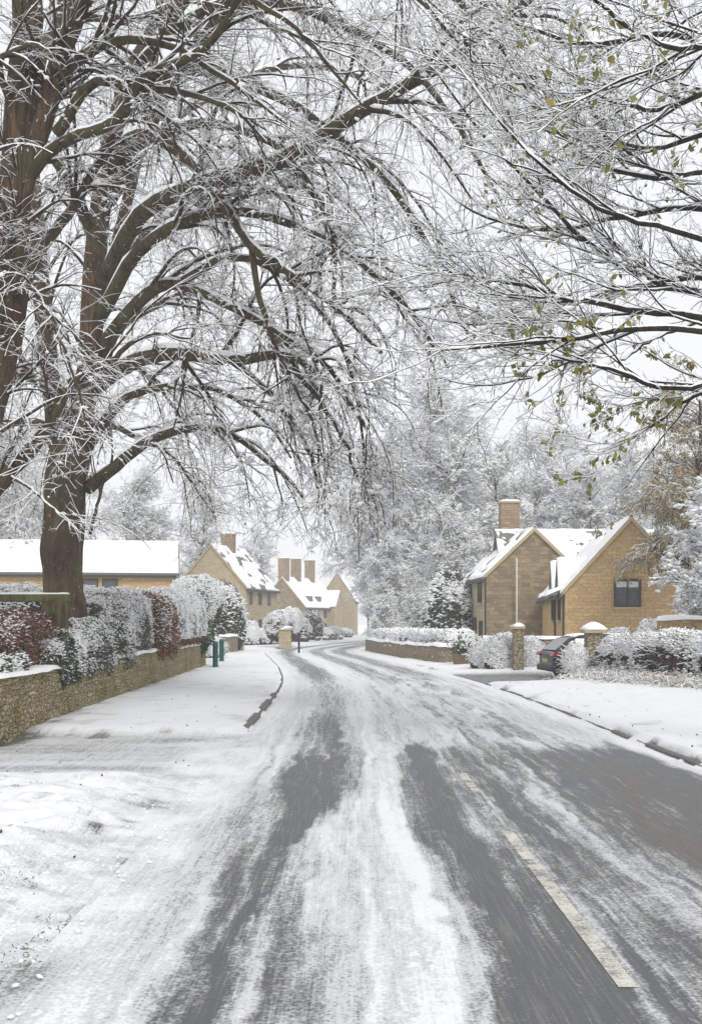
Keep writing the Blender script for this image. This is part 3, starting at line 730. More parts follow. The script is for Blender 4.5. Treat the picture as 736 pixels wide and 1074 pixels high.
# mid distance house
C1 = house('gabled_house', 'pale gabled stone house with a row of small upper windows, behind the snowy evergreen', (wx(258, 100), 100.0), Rd(-15), -6.6, 8.6, 4.95, 8.7, M['stone_front'], M['stone_front'], patch=0.5, seed=13.)
for y in (1.2, 3.7, 6.2): window(C1, (.01, y, 4.0), .8, 1.1, (1, 0), mull=1, sill=False)
for y in (1.2, 3.7, 6.2): window(C1, (.01, y, 1.5), .8, 1.2, (1, 0), mull=1, sill=False)
chimney(C1, (-3.3, 4.2), 1.2, .8, 8.2, 10.0, M['stone_brick'])

# far house with chimneys
D1 = house('chimneyed_house', 'far stone house with three tall chimneys along its snowy roof at the bend', (-6.1, 150.0), Rd(-25), -7.0, 11.0, 4.0, 7.9, M['stone_old'], M['stone_front'], patch=0.25, seed=17.)
for y in (4.0, 8.2): chimney(D1, (-3.5, y), 1.15, 1.0, 7.4, 10.6, M['stone_brick'])
chimney(D1, (-3.5, .5), 1.3, .9, 7.4, 10.5, M['stone_brick'])
for y in (1.5, 3.6, 6.0): window(D1, (.01, y, 3.1), .9, 1.1, (1, 0), sill=False)
for y in (1.5, 3.6, 6.0): window(D1, (.01, y, 1.2), .9, 1.2, (1, 0), sill=False)
mb = MB(); a = np.array([(0.0, 7.2, 0), (0, 9.8, 0), (0, 9.8, 4.2), (0, 8.5, 6.2), (0, 7.2, 4.2)]); mb.prism(a, a + np.array([.9, 0, 0])); mb.build('front_gable', M['stone_front'], D1)
mb = MB(); roof_snow(mb, (1.1, 7.0, 4.1), (-2.5, 7.0, 4.1), (-2.5, 8.5, 6.4), (1.1, 8.5, 6.4), .1, .05, 1.); roof_snow(mb, (1.1, 10.0, 4.1), (-2.5, 10., 4.1), (-2.5, 8.5, 6.4), (1.1, 8.5, 6.4), .1, .05, 2.); mb.build('snow_cover', M['snow'], D1, uv=False)
for y in (2.6, 5.2):
    mb = MB(); mb.box((-.9, y, 5.0), (.9, 1.0, 1.0)); mb.build('dormer', M['tile'], D1)
E1 = house('end_house', 'farthest stone house, pale gable end with raised coping beyond the three chimneys', (wx(372, 165), 165.0), Rd(-4), -2.6 * 2, 7.0, 5.2, 9.2, M['stone_front'], M['stone_front'], patch=0.15, seed=19.)
window(E1, (-2.6, -.01, 4.4), 1.0, 1.3, (0, -1), sill=False); window(E1, (-2.6, -.01, 1.6), 1.2, 1.3, (0, -1), sill=False)

# ------------------------------------------------------------------ trees traced as skeletons, each limb at its own depth
def px_tree(name, label, base, lims, trunk_n, spec, mats3, group=None, cl=None, cat='tree', snow_k=1.0, limbk=1.0, zmin=2.75, tr0=1, seeds=0, leafspec=None, twigmin=0.006):
    P, R = limb_set(lims); R[trunk_n:] *= limbk
    o = np.array(base, float)
    root = tag(empty(name, tuple(o)), label, cat, group)
    P = P - o
    # bottom flare on trunks
    mb = MB()
    for q_ in range(trunk_n):
        Kt, Sd = 110, 36
        tq = np.linspace(0, P.shape[1] - 1, Kt)
        pp = catmull(P[q_][::2], Kt); rr = np.interp(tq, np.arange(P.shape[1]), R[q_])
        if q_ == 0: rr = rr * (1 + .35 * np.exp(-np.maximum(pp[:, 2] - pp[0, 2], 0) / .5))
        n0 = mb.n; tubes(mb, pp[None], rr[None], Sd)
        V = mb.V[-1].reshape(Kt, Sd, 3); dirn = V - pp[:, None, :]; th_ = np.arange(Sd) * 2 * math.pi / Sd
        cx_, sx_ = np.cos(th_)[None], np.sin(th_)[None]; zz_ = np.linspace(0, np.linalg.norm(np.diff(pp, axis=0), axis=1).sum(), Kt)[:, None]
        rid = 1.5 * (fbm(cx_ * 4.6 + q_, sx_ * 4.6, zz_ * .7, 4) - .5); lum = fbm(cx_ * .9 + q_ * 3, sx_ * .9, zz_ * .9, 2) - .5
        mb.V[-1] = (pp[:, None, :] + dirn * (1 + .34 * rid + .40 * lum)[..., None]).reshape(-1, 3)
    mb.build('trunk', mats3[0], root, uv=False)
    mb = MB(); tubes(mb, P[trunk_n:], R[trunk_n:], 10); mb.build('limbs', mats3[1], root, uv=False)
    sn = MB(); snow_on(sn, P[trunk_n:], R[trunk_n:], 8, 0.02, 0.62, lift=0.62)
    cur = (P[tr0:], R[tr0:]); tw = MB(); allp = []
    for k, s_ in enumerate(spec):
        src = cur if not s_.get('all') else (cur[0], cur[1])
        Q, RR = spawn(*src, **{a: b for a, b in s_.items() if a not in ('sides', 'all', 'minr')})
        ok_ = (Q[..., 2].min(1) + o[2] > zmin); Q, RR = Q[ok_], RR[ok_]
        tubes(tw, Q, RR, s_['sides']); snow_on(sn, Q, RR, max(3, s_['sides'] - 1), s_.get('minr', 0.012) * snow_k, 0.95)
        cur = (Q, RR); allp.append(Q)
    tw.build('branches', mats3[2], root, uv=False)
    if seeds:
        sb = MB(); leaves(sb, pick(allp[2], seeds) + np.array([0, 0, -.03]), .06, 0, .5, hang=1.0); sb.build('seed_clusters', LEAF['seed'], root, uv=False)
    if cl:
        for lv, n, size in cl: clumps(sn, pick(allp[lv], n) + np.array([0, 0, size * .4]), size, 0, .6, 2.0)
    sn.build('snow_cover', M['snow'], root, uv=False)
    return root, allp

lims1 = [
    ([(66, 745, 24), (67, 640, 24), (69, 560, 24), (74, 480, 24), (82, 425, 24)], .45, .44),
    ([(74, 500, 24), (84, 440, 24), (95, 380, 23.7), (100, 300, 23.5), (112, 200, 23.2), (127, 120, 23), (150, 60, 22.7), (185, 0, 22.4), (205, -70, 22)], .32, .10),
    ([(66, 480, 24), (54, 400, 24.4), (43, 310, 24.8), (38, 240, 25), (32, 150, 25.3), (42, 60, 25.5), (70, 0, 25.5), (85, -70, 25.6)], .25, .09),
    ([(84, 425, 24), (104, 330, 24.6), (128, 240, 25.4), (150, 150, 26), (165, 60, 26.5), (175, -60, 27)], .17, .06),
    ([(90, 412, 24), (130, 385, 23.3), (175, 372, 22.4), (240, 376, 21.3), (300, 374, 20.3), (350, 402, 19.4), (385, 450, 19)], .17, .025),
    ([(92, 512, 24), (120, 492, 23.6), (150, 468, 23), (185, 452, 22.5), (222, 450, 22), (262, 470, 21.6), (298, 500, 21.2), (318, 522, 21)], .12, .02),
    ([(98, 380, 23.8), (120, 345, 23.4), (158, 302, 22.6), (190, 296, 22), (240, 318, 21), (290, 345, 20.5), (340, 380, 20), (372, 430, 20)], .14, .025),
    ([(118, 180, 23.2), (135, 150, 22.6), (165, 143, 22), (200, 168, 21.2), (235, 205, 20.6), (262, 250, 20), (300, 282, 19.5), (350, 320, 19), (400, 370, 18.5)], .16, .025),
    ([(112, 210, 23.2), (140, 170, 22.8), (180, 85, 22.2), (215, 40, 21.6), (245, -10, 21), (270, -70, 21)], .15, .05),
    ([(106, 300, 23.5), (150, 225, 22), (220, 190, 20.6), (300, 165, 19.2), (368, 122, 18), (430, 85, 17.5), (490, 45, 17), (550, 0, 16.5), (600, -40, 16)], .14, .05),
    ([(103, 335, 23.6), (150, 262, 22.2), (220, 226, 21), (300, 232, 20), (370, 270, 19), (430, 330, 18.5), (470, 385, 18)], .12, .02),
    ([(138, 92, 23), (200, 72, 22), (270, 90, 21), (340, 132, 20), (410, 200, 19), (460, 280, 18.5), (490, 350, 18)], .13, .02),
    ([(160, 45, 22.7), (230, 8, 21.4), (310, 5, 20), (400, 50, 19), (470, 120, 18.5), (525, 210, 18)], .12, .02),
    ([(92, 470, 24), (128, 425, 23.2), (180, 405, 22.5), (230, 410, 22), (275, 438, 21.6), (305, 480, 21.2)], .09, .018),
    ([(88, 380, 24), (150, 325, 27), (220, 312, 30), (285, 350, 33), (320, 420, 34)], .13, .03),
    ([(100, 300, 24), (170, 230, 28), (260, 200, 32), (350, 235, 36), (405, 310, 38)], .14, .03),
    ([(115, 180, 24), (200, 110, 28), (300, 70, 32), (400, 90, 35), (475, 150, 37)], .13, .03),
    ([(72, 440, 24), (40, 402, 23.5), (0, 392, 23), (-70, 425, 22.6)], .12, .04),
    ([(40, 300, 24.8), (10, 240, 24), (-40, 210, 23.5), (-100, 220, 23)], .12, .04),
    ([(95, 560, 24), (108, 510, 23.7), (118, 470, 23.4), (112, 440, 23.3)], .03, .015),
    ([(150, 60, 22.7), (220, -30, 20.5), (330, -70, 18.5), (430, -40, 17.5), (520, 40, 17), (580, 130, 16.8)], .11, .02),
    ([(160, 143, 22), (215, 130, 20.8), (285, 150, 19.8), (330, 200, 19), (350, 260, 18.6), (352, 330, 18.4)], .09, .02),
    ([(190, 296, 22), (240, 270, 21), (300, 290, 20.2), (345, 345, 19.8), (372, 410, 19.6), (382, 470, 19.6)], .07, .015),
    ([(240, 375, 21.3), (285, 415, 21), (315, 462, 20.8), (330, 505, 20.8), (337, 535, 20.8)], .06, .012),
    ([(300, 374, 20.3), (340, 430, 20), (362, 470, 19.8), (376, 505, 19.8)], .05, .012),
    ([(262, 250, 20), (275, 330, 19.8), (300, 390, 19.6), (325, 440, 19.5), (338, 480, 19.5)], .05, .012),
    ([(78, 470, 24), (40, 440, 27), (0, 450, 30), (-40, 520, 32)], .10, .02),
    ([(92, 440, 24), (130, 450, 27), (180, 480, 29.5), (225, 540, 31)], .09, .015),
    ([(80, 430, 24), (110, 380, 28), (150, 390, 31), (190, 440, 33), (205, 510, 34)], .09, .015),
    ([(72, 440, 24), (50, 400, 27), (20, 400, 29), (-5, 450, 30), (-15, 530, 30.5)], .08, .015),
    ([(100, 250, 23.4), (60, 180, 22.5), (20, 150, 22), (-40, 160, 21.5)], .10, .03),
]
spec1 = [
    dict(Mn=350, K=14, L=(1.4, 4.2), ang=(.3, .95), tr=(.2, 1.), droop=.24, wig=.10, rs=.5, rmax=.05, rmin=.013, sides=6, minr=.014, lfall=.45, up=.35),
    dict(Mn=2300, K=10, L=(.6, 2.0), ang=(.35, 1.0), tr=(.1, 1.), droop=.24, wig=.13, rs=.5, rmax=.012, rmin=.0055, sides=4, minr=.0095, up=.25),
    dict(Mn=9500, K=6, L=(.25, .95), ang=(.35, 1.0), tr=(.1, 1.), droop=.18, wig=.17, rs=.6, rmax=.006, rmin=.0038, sides=3, minr=.0072),
    dict(Mn=15000, K=4, L=(.10, .38), ang=(.4, 1.1), tr=(.1, 1.), droop=.10, wig=.2, rs=.7, rmax=.0042, rmin=.0032, sides=3, minr=.006),
]
T1, ap = px_tree('lime_tree', 'great bare lime tree with snow-lined arching limbs, rising behind the hedge', (wx(67, 24), 24, .7), lims1, 4, spec1,
        (M['bark_trunk'], M['bark'], M['twig']), limbk=1.3, seeds=2200, cl=[(1, 900, .065), (1, 2600, .035), (2, 5000, .026), (0, 420, .07), (2, 500, .06)])

lims2 = [
    ([(-60, 905, 17), (-52, 640, 17), (-38, 540, 17), (-16, 430, 17), (2, 340, 17), (14, 220, 17), (22, 110, 17), (30, 0, 17), (32, -90, 17)], .36, .20),
    ([(-34, 560, 17), (-8, 510, 17), (22, 478, 17), (50, 440, 17), (72, 402, 17.2)], .15, .08),
    ([(18, 220, 17), (40, 140, 16.8), (60, 75, 16.6), (78, 20, 16.4), (95, -70, 16.3)], .16, .11),
    ([(-20, 440, 17), (-60, 340, 16.6), (-90, 200, 16)], .2, .1),
    ([(56, 90, 16.7), (95, 52, 16.4), (135, 42, 16.2), (190, 55, 15.8), (240, 85, 15.4), (300, 130, 15)], .10, .02),
    ([(28, 190, 17), (60, 150, 16.6), (110, 125, 16.2), (150, 75, 15.8), (200, 60, 15.4), (240, 15, 15), (262, -40, 15)], .10, .04),
    ([(60, 140, 16.8), (95, 92, 16.4), (130, 92, 16.2), (190, 96, 15.8), (245, 118, 15.4), (280, 150, 15)], .09, .02),
    ([(12, 300, 17), (50, 250, 17.4), (90, 190, 18), (130, 120, 18.4), (170, 90, 18.6)], .11, .04),
    ([(6, 330, 17), (34, 300, 16.6), (58, 330, 16.3), (80, 390, 16), (92, 450, 15.9)], .05, .012),
    ([(8, 240, 17), (-20, 180, 16.4), (-50, 150, 16)], .1, .05),
    ([(72, 402, 17.2), (110, 380, 17.2), (150, 352, 17.0), (200, 355, 16.8)], .07, .015),
    ([(10, 500, 17), (45, 520, 16.6), (85, 560, 16.3)], .03, .01),
    ([(20, 130, 17), (0, 70, 16.6), (30, 52, 16.2), (56, 62, 16), (75, 100, 16)], .06, .02),
    ([(80, 10, 16.4), (140, -30, 15.4), (230, -20, 14.8), (320, 40, 14.4), (380, 110, 14.2)], .08, .015),
    ([(92, -60, 16.3), (190, -110, 15), (320, -90, 14.2), (430, -10, 13.8), (500, 70, 13.6)], .08, .015),
    ([(78, 20, 16.4), (130, 20, 17.4), (210, 0, 18.2), (300, 30, 18.8), (360, 80, 19)], .07, .015),
]
spec2 = [
    dict(Mn=200, K=12, L=(.8, 3.0), ang=(.3, 1.0), tr=(.2, 1.), droop=.16, wig=.10, rs=.5, rmax=.035, rmin=.010, sides=6, minr=.008, up=.2),
    dict(Mn=1000, K=8, L=(.35, 1.5), ang=(.3, 1.0), tr=(.1, 1.), droop=.16, wig=.12, rs=.55, rmax=.011, rmin=.005, sides=4, minr=.0065),
    dict(Mn=3600, K=5, L=(.2, .75), ang=(.3, 1.0), tr=(.1, 1.), droop=.14, wig=.14, rs=.6, rmax=.006, rmin=.0035, sides=3, minr=.0055),
    dict(Mn=3000, K=4, L=(.08, .3), ang=(.4, 1.2), tr=(.1, 1.), droop=.1, wig=.16, rs=.7, rmax=.004, rmin=.0028, sides=3, minr=.0045),
]
T2, ap2 = px_tree('lime_tree', 'mossy double-stemmed tree cut off by the left edge of the picture, nearest on the left', (wx(-60, 17), 17, .7), lims2, 4, spec2,
        (M['bark_trunk'], M['bark'], M['twig']), tr0=0, seeds=900, cl=[(1, 600, .028), (2, 900, .02), (0, 120, .05)])

lims3 = [
    ([(905, 905, 13), (900, 640, 13), (892, 480, 13), (880, 350, 13), (868, 200, 13), (860, 40, 13), (855, -120, 13)], .26, .14),
    ([(885, 420, 13), (820, 355, 13), (736, 333, 12.8), (680, 327, 12.7), (600, 315, 12.5), (540, 300, 12.3), (470, 285, 12)], .055, .008),
    ([(880, 390, 13), (780, 318, 13.3), (736, 306, 13.4), (690, 298, 13.5), (645, 277, 13.6), (600, 247, 13.7), (550, 195, 13.8), (490, 120, 14), (440, 50, 14)], .05, .008),
    ([(885, 440, 13), (790, 362, 12.4), (736, 347, 12.2), (650, 350, 12), (590, 357, 11.8), (520, 362, 11.6), (450, 368, 11.5)], .04, .007),
    ([(888, 470, 13), (800, 415, 12.5), (736, 403, 12.3), (660, 396, 12), (605, 381, 11.9), (555, 370, 11.8)], .035, .006),
    ([(860, 30, 13), (790, 70, 12.6), (736, 95, 12.4), (690, 106, 12.3), (650, 107, 12.2), (610, 92, 12)], .04, .008),
    ([(868, 220, 13), (800, 195, 13), (736, 182, 13), (665, 188, 13), (605, 160, 13), (560, 110, 13), (520, 40, 13)], .035, .007),
    ([(875, 310, 13), (800, 285, 12.4), (736, 255, 12), (660, 238, 11.8), (600, 205, 11.6), (540, 150, 11.4), (480, 70, 11.2)], .035, .006),
    ([(860, 60, 13), (800, 20, 12.4), (736, -10, 12), (660, -40, 12)], .05, .01),
    ([(858, 140, 13), (790, 130, 13.6), (736, 140, 14), (670, 150, 14.4), (610, 130, 14.8), (550, 70, 15)], .04, .008),
    ([(890, 470, 13), (800, 420, 13.4), (745, 415, 13.6), (705, 432, 13.8), (670, 455, 14), (632, 474, 14)], .03, .006),
    ([(872, 270, 13), (800, 235, 14), (736, 215, 14.8), (650, 225, 15.5), (580, 240, 16), (500, 220, 16.5), (440, 180, 17)], .045, .008),
    ([(880, 370, 13), (800, 330, 14), (736, 290, 15), (650, 300, 16), (570, 330, 17), (500, 340, 17.5), (430, 330, 18)], .045, .008),
    ([(859, 120, 13), (780, 60, 14), (700, 30, 15), (620, 40, 15.6), (540, 20, 16), (470, -20, 16.4)], .045, .01),
    ([(860, 90, 13), (790, 40, 11.8), (720, 50, 11), (650, 20, 10.6), (590, -40, 10.4)], .035, .008),
    ([(736, 333, 12.8), (690, 360, 12.6), (640, 385, 12.5), (600, 400, 12.4)], .015, .005),
]
spec3 = [
    dict(Mn=170, K=14, L=(.9, 2.9), ang=(.2, .7), tr=(.2, 1.), droop=-.03, wig=.10, rs=.55, rmax=.016, rmin=.006, sides=5, minr=.008, bias=(-.12, 0, .12)),
    dict(Mn=1250, K=9, L=(.35, 1.3), ang=(.25, .9), tr=(.1, 1.), droop=-.02, wig=.13, rs=.6, rmax=.007, rmin=.0040, sides=4, minr=.0062, bias=(-.08, 0, .08)),
    dict(Mn=4400, K=6, L=(.12, .5), ang=(.3, 1.1), tr=(.1, 1.), droop=0, wig=.17, rs=.65, rmax=.0042, rmin=.003, sides=3, minr=.0048),
    dict(Mn=6500, K=3, L=(.04, .16), ang=(.4, 1.2), tr=(.1, 1.), droop=0, wig=.15, rs=.65, rmax=.0035, rmin=.0028, sides=3, minr=.0042),
]
T3, ap3 = px_tree('cherry_tree', 'slender dark-twigged tree reaching in from the right edge, a few olive leaves still on', (wx(905, 13), 13, 0), lims3, 1, spec3,
        (M['bark_dark'], M['bark_dark'], M['bark_dark']), limbk=1.35, cl=[(1, 1500, .022), (2, 2500, .016), (1, 300, .04)])
# its last leaves
o3 = np.array([wx(905, 13), 13, 0.])
lp = pick(ap3[2], 26000); Wp = lp + o3; pxx = CX + Wp[:, 0] * F / Wp[:, 1]; zz = Wp[:, 2]
clus = fbm(Wp[:, 0] * 2.2, Wp[:, 1] * 2.2, Wp[:, 2] * 2.2, 2)
keep = (clus > .54) & (rng.random(len(lp)) < np.where(zz < 5.0, .95, .16)) & (Wp[:, 0] > 1.7)
mb = MB(); q = lp[keep] + rng.normal(size=(keep.sum(), 3)) * .02 + np.array([0, 0, -.035])
leaves(mb, q, .10, 0, .55, hang=1.2); mb.build('leaves', LEAF['olive'], T3, uv=False)

# ------------------------------------------------------------------ generic snowy trees for the background
def gen_tree(name, h, spread, seed, counts, far=True, snowmin=.03, droop=.05, leaf=None, nleaf=0, lsize=.1, trunk_r=None, mats=('twig_far', 'twig_far'), clump=.09, nclump=2500, lean=0., low=.22, crown_up=.35):
    global rng
    keep_ = rng; rng = np.random.default_rng(seed)
    root = empty(name)
    tr_ = trunk_r or h * .02
    K = 14; t = np.linspace(0, 1, K)
    tp = np.stack([np.cumsum(rng.normal(size=K)) * .06 * h / 12 + lean * t * h, np.cumsum(rng.normal(size=K)) * .06 * h / 12, t * h * .92 - .3], 1); tp[:, :2] -= tp[0, :2]
    P = tp[None]; R = (tr_ * (1 - .85 * t ** .9))[None]
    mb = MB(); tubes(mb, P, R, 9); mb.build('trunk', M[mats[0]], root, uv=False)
    tw, sn = MB(), MB(); allp = []
    cur = (P, R)
    lv = [dict(Mn=counts[0], K=9, L=(spread * .55, spread * 1.15), ang=(.6, 1.15), tr=(low, .98), droop=droop, wig=.14, rs=.5, rmax=tr_ * .5, rmin=.03, up=crown_up, lfall=.5),
          dict(Mn=counts[1], K=7, L=(spread * .2, spread * .5), ang=(.4, 1.1), tr=(.15, 1), droop=droop, wig=.18, rs=.55, rmax=.05, rmin=.018, up=.2),
          dict(Mn=counts[2], K=4, L=(spread * .08, spread * .22), ang=(.4, 1.2), tr=(.1, 1), droop=droop * 1.5, wig=.22, rs=.6, rmax=.02, rmin=.010),
          dict(Mn=counts[3], K=3, L=(spread * .04, spread * .10), ang=(.4, 1.2), tr=(.1, 1), droop=droop * 1.5, wig=.22, rs=.6, rmax=.012, rmin=.008)]
    for k, s_ in enumerate(lv):
        if not s_['Mn']: continue
        Q, RR = spawn(*cur, **s_); tubes(tw, Q, RR, (5, 4, 3, 3)[k]); snow_on(sn, Q, RR, (4, 3, 3, 3)[k], snowmin * (1.4, 1.1, .8, .6)[k], .9); cur = (Q, RR); allp.append(Q)
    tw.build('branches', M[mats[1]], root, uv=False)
    if nclump: clumps(sn, pick(allp[-2], nclump), clump, 0, .6, 2.2)
    sn.build('snow_cover', M['snow'], root, uv=False)
    if leaf:
        mb = MB(); leaves(mb, pick(allp[-1], nleaf) + rng.normal(size=(nleaf, 3)) * lsize * .5, lsize, 0, .35, hang=1.); mb.build('foliage', LEAF[leaf], root, uv=False)
    rng = keep_
    return root

kinds = {
    'a': gen_tree('bare_tree', 16, 6.0, 101, (34, 420, 3600, 7000), snowmin=.042, nclump=6500, clump=.09),
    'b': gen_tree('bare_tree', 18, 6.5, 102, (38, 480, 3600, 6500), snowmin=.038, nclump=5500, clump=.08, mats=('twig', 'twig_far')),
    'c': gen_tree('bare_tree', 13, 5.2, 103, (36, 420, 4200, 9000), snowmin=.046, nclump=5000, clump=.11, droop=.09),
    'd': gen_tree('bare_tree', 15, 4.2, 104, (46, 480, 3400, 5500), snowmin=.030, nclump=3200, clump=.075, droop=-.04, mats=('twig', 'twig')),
    'e': gen_tree('snowy_shrub', 5.5, 3.2, 105, (34, 360, 3400, 7000), snowmin=.032, nclump=5200, clump=.085, droop=.10, low=.05, trunk_r=.08, mats=('twig', 'twig')),
}
used = set()
def place(k, px, Y, s, rz, label, name=None, cat='tree', group='snow-laden bare trees of the background'):
    o = kinds[k]
    if k in used: o = copy_tree(o)
    used.add(k)
    s = s * (1.18 if Y > 70 else 1.0)
    o.location = (wx(px, Y), Y, 0.05); o.rotation_euler = (0, 0, rz); o.scale = (s, s, s * (0.94 + .12 * ((rz * 7) % 1)))
    tag(o, label, cat, group)
    return o
place('a', 452, 84, 1.05, 0.3, 'tall snow-laden tree nearest the cottage chimney on its left')
place('c', 418, 92, 1.05, 1.7, 'broad white-frosted tree over the road just right of the bend')
place('b', 482, 98, 1.0, 2.9, 'tall forked tree standing behind the cottage chimney')
place('a', 398, 120, 1.0, 4.1, 'hazy snow-laden tree beyond the bend, behind the low hedge')
place('d', 523, 86, .92, .9, 'upright grey-twigged tree directly above the chimney of the weathered cottage')
place('b', 560, 104, .95, 4.4, 'snowy tree behind the ridge of the weathered cottage')
place('c', 590, 88, .90, 2.2, 'rounded snowy tree behind the gap between the two cottages')
place('d', 618, 76, .80, 3.3, 'thin upright tree behind the golden cottage roof, left of its gable peak')
place('d', 655, 80, .86, 5.2, 'dense upright tree right behind the golden gable peak')
place('a', 640, 112, .92, 5.9, 'far snowy tree over the peak of the golden cottage')
place('c', 692, 84, .90, .5, 'snowy tree behind the right slope of the golden cottage')
place('d', 725, 68, .80, 1.3, 'upright snowy tree at the right edge behind the ochre willow')
place('a', 522, 130, .95, 2.5, 'distant pale tree in the wood behind the cottages, left of the chimney')
place('b', 590, 140, 1.0, 1.0, 'distant pale tree in the wood, over the rear cottage wing')
place('a', 700, 130, .9, 3.7, 'distant pale tree at the right end of the wood')
place('b', 436, 140, .95, .1, 'distant pale tree deep behind the bend in the road')
place('c', 470, 76, .62, 3.9, 'smaller snow-heaped tree low beside the left wall of the weathered cottage')
place('c', 405, 74, .50, 5.0, 'low arching snowy tree over the hedge at the inside of the bend')
place('b', 55, 92, .85, .7, 'distant bare tree seen left of the great lime trunk')
place('a', 140, 96, .8, 2.0, 'distant bare tree above the long house roof, right of the great lime trunk')
place('d', 212, 122, .95, 4.0, 'distant bare tree rising over the gable of the pale house')
place('c', 272, 165, .95, 1.1, 'distant bare tree between the pale gabled house and the chimneys')
place('b', -20, 84, .8, 5.5, 'distant bare tree at the left edge beyond the long house')
place('d', 386, 150, .42, 2.7, 'small reddish-grey tree beside the farthest stone house')
place('e', 756, 40, 1.0, .4, 'snow-heaped small tree spilling over the right corner of the golden cottage', 'snowy_shrub', 'tree')
place('e', 790, 33, 1.05, 2.0, 'snow-heaped small tree at the right edge above the hedge', 'snowy_shrub', 'tree')
place('e', 404, 66, .55, 3.1, 'snowy shrub mound at the inside of the bend, left one of two', 'snowy_shrub', 'shrub', 'snow-covered shrubs')
place('e', 445, 70, .62, 4.6, 'snowy shrub behind the low hedge, left of the dark evergreen', 'snowy_shrub', 'shrub', 'snow-covered shrubs')
# branch over the gable
wl = gen_tree('willow_tree', 12, 4.2, 301, (40, 520, 3600, 7000), snowmin=.014, droop=.35, leaf='ochre', nleaf=26000, lsize=.13, nclump=500, clump=.05, mats=('twig', 'twig'), low=.35)
wl.location = (wx(738, 46), 46, 0); wl.rotation_euler = (0, 0, 1.); tag(wl, 'willow with hanging ochre and olive leaves at the right edge above the cottage', 'tree')

# ------------------------------------------------------------------ left side: wall, hedges, gate
ends = [(-12, 15.0), (-4.95, 15.0), (float(wall_x(20)) - .1, 20), (float(wall_x(30)) - .1, 30), (float(wall_x(42.5)) - .1, 42.5), (-9.5, 44.0)]
ends = [(x, y) for x, y in ends]
rubble_wall('garden_wall', 'long mossy dry-stone wall carrying the hedges along the left pavement', ends, .95, .42, M['drystone'], .035)
def onw(Y, off): return (float(wall_x(Y)) - off, Y)
def hp(Y, off, z): return (*onw(Y, off), z)
hedge('beech_hedge', 'copper-brown beech hedge with little snow, nearest on top of the wall', 'hedge', [hp(15.2, .95, .72), hp(17.5, .95, .72), hp(21.6, .75, .74)], [(.75, 1.1), (.8, 1.15), (.72, 1.1)], 'beech', 22000, .055, shoot=.45, snow=.35, ns=5500, csize=.024, snow_low=-.08, bulge=.18)
hedge('green_shrub', 'small green leafy shrub bowed with snow on the near end of the wall', 'shrub', [hp(15.1, .35, .80), hp(17.4, .35, .80)], (.36, .42), 'green', 2600, .10, shoot=.45, snow=.8, ns=3000, csize=.035, snow_low=.25)
hedge('cotoneaster_hedge', 'dark green shrub frosted white spilling over the wall below the great tree', 'hedge', [hp(18.6, .38, .50), hp(20.5, .45, .50), hp(26.5, .42, .50)], [(.55, .85), (.62, 1.1), (.6, 1.3)], 'green', 26000, .05, shoot=.45, snow=.55, ns=19000, csize=.024, snow_low=.16, bulge=.24)
hedge('frosted_hedge', 'grey-green rounded hedge under a thin frosting, in the middle of the wall', 'hedge', [hp(24.7, .75, .74), hp(27.5, .75, .74), hp(31.2, .6, .70)], [(.7, 1.35), (.8, 1.7), (.7, 1.7)], 'grey', 26000, .05, shoot=.45, snow=.6, ns=24000, csize=.024, snow_low=.30, bulge=.2)
hedge('brown_hedge', 'narrow strip of rust-brown beech hedge between the frosted hedges', 'hedge', [hp(29.6, .42, .70), hp(33.4, .42, .70)], (.76, 1.70), 'brown', 9000, .07, shoot=.45, snow=.5, ns=3000, csize=.032, snow_low=.05)
hedge('snowy_hedge', 'tall clipped hedge plastered white with snow near the far end of the wall', 'hedge', [hp(31.9, .58, .74), hp(36.5, .60, .74), hp(41.0, .60, .74)], [(.75, 1.75), (.9, 2.0), (.9, 2.1)], 'grey', 16000, .06, shoot=.45, snow=.8, ns=34000, csize=.034, snow_low=.62, bulge=.16, leaf2='brown', mix2=lambda P: (P[:, 2] < .5) & (rng.random(len(P)) < .8))
hedge('ivy_hedge', 'green ivy-clad hedge end hanging over the far corner of the wall', 'hedge', [hp(40.3, .45, .55), hp(42.8, .45, .50)], (.85, 2.35), 'ivy', 10000, .085, shoot=.45, snow=.9, ns=7000, csize=.045, snow_low=.10, leaf2='grey', mix2=lambda P: P[:, 2] > 1.5 + .6 * rng.random(len(P)))
hedge('back_hedge', 'long clipped hedge with a flat snowy top in front of the long low house', 'hedge', [(-16, 33, .7), (-9.2, 36, .7), (-6.8, 40, .7)], (.8, 2.05), 'grey', 18000, .06, snow=.9, ns=22000, csize=.045, snow_low=.3, sup=5)
bush('round_bush', 'dome-shaped evergreen capped with snow, peeping over the hedge end by the long house', 'shrub', wx(205, 47), 47, 1.9, 1.15, 1.75, 'green', 9000, .07, snow=.9, ns=9000, csize=.06, snow_low=.15, thr=.2)

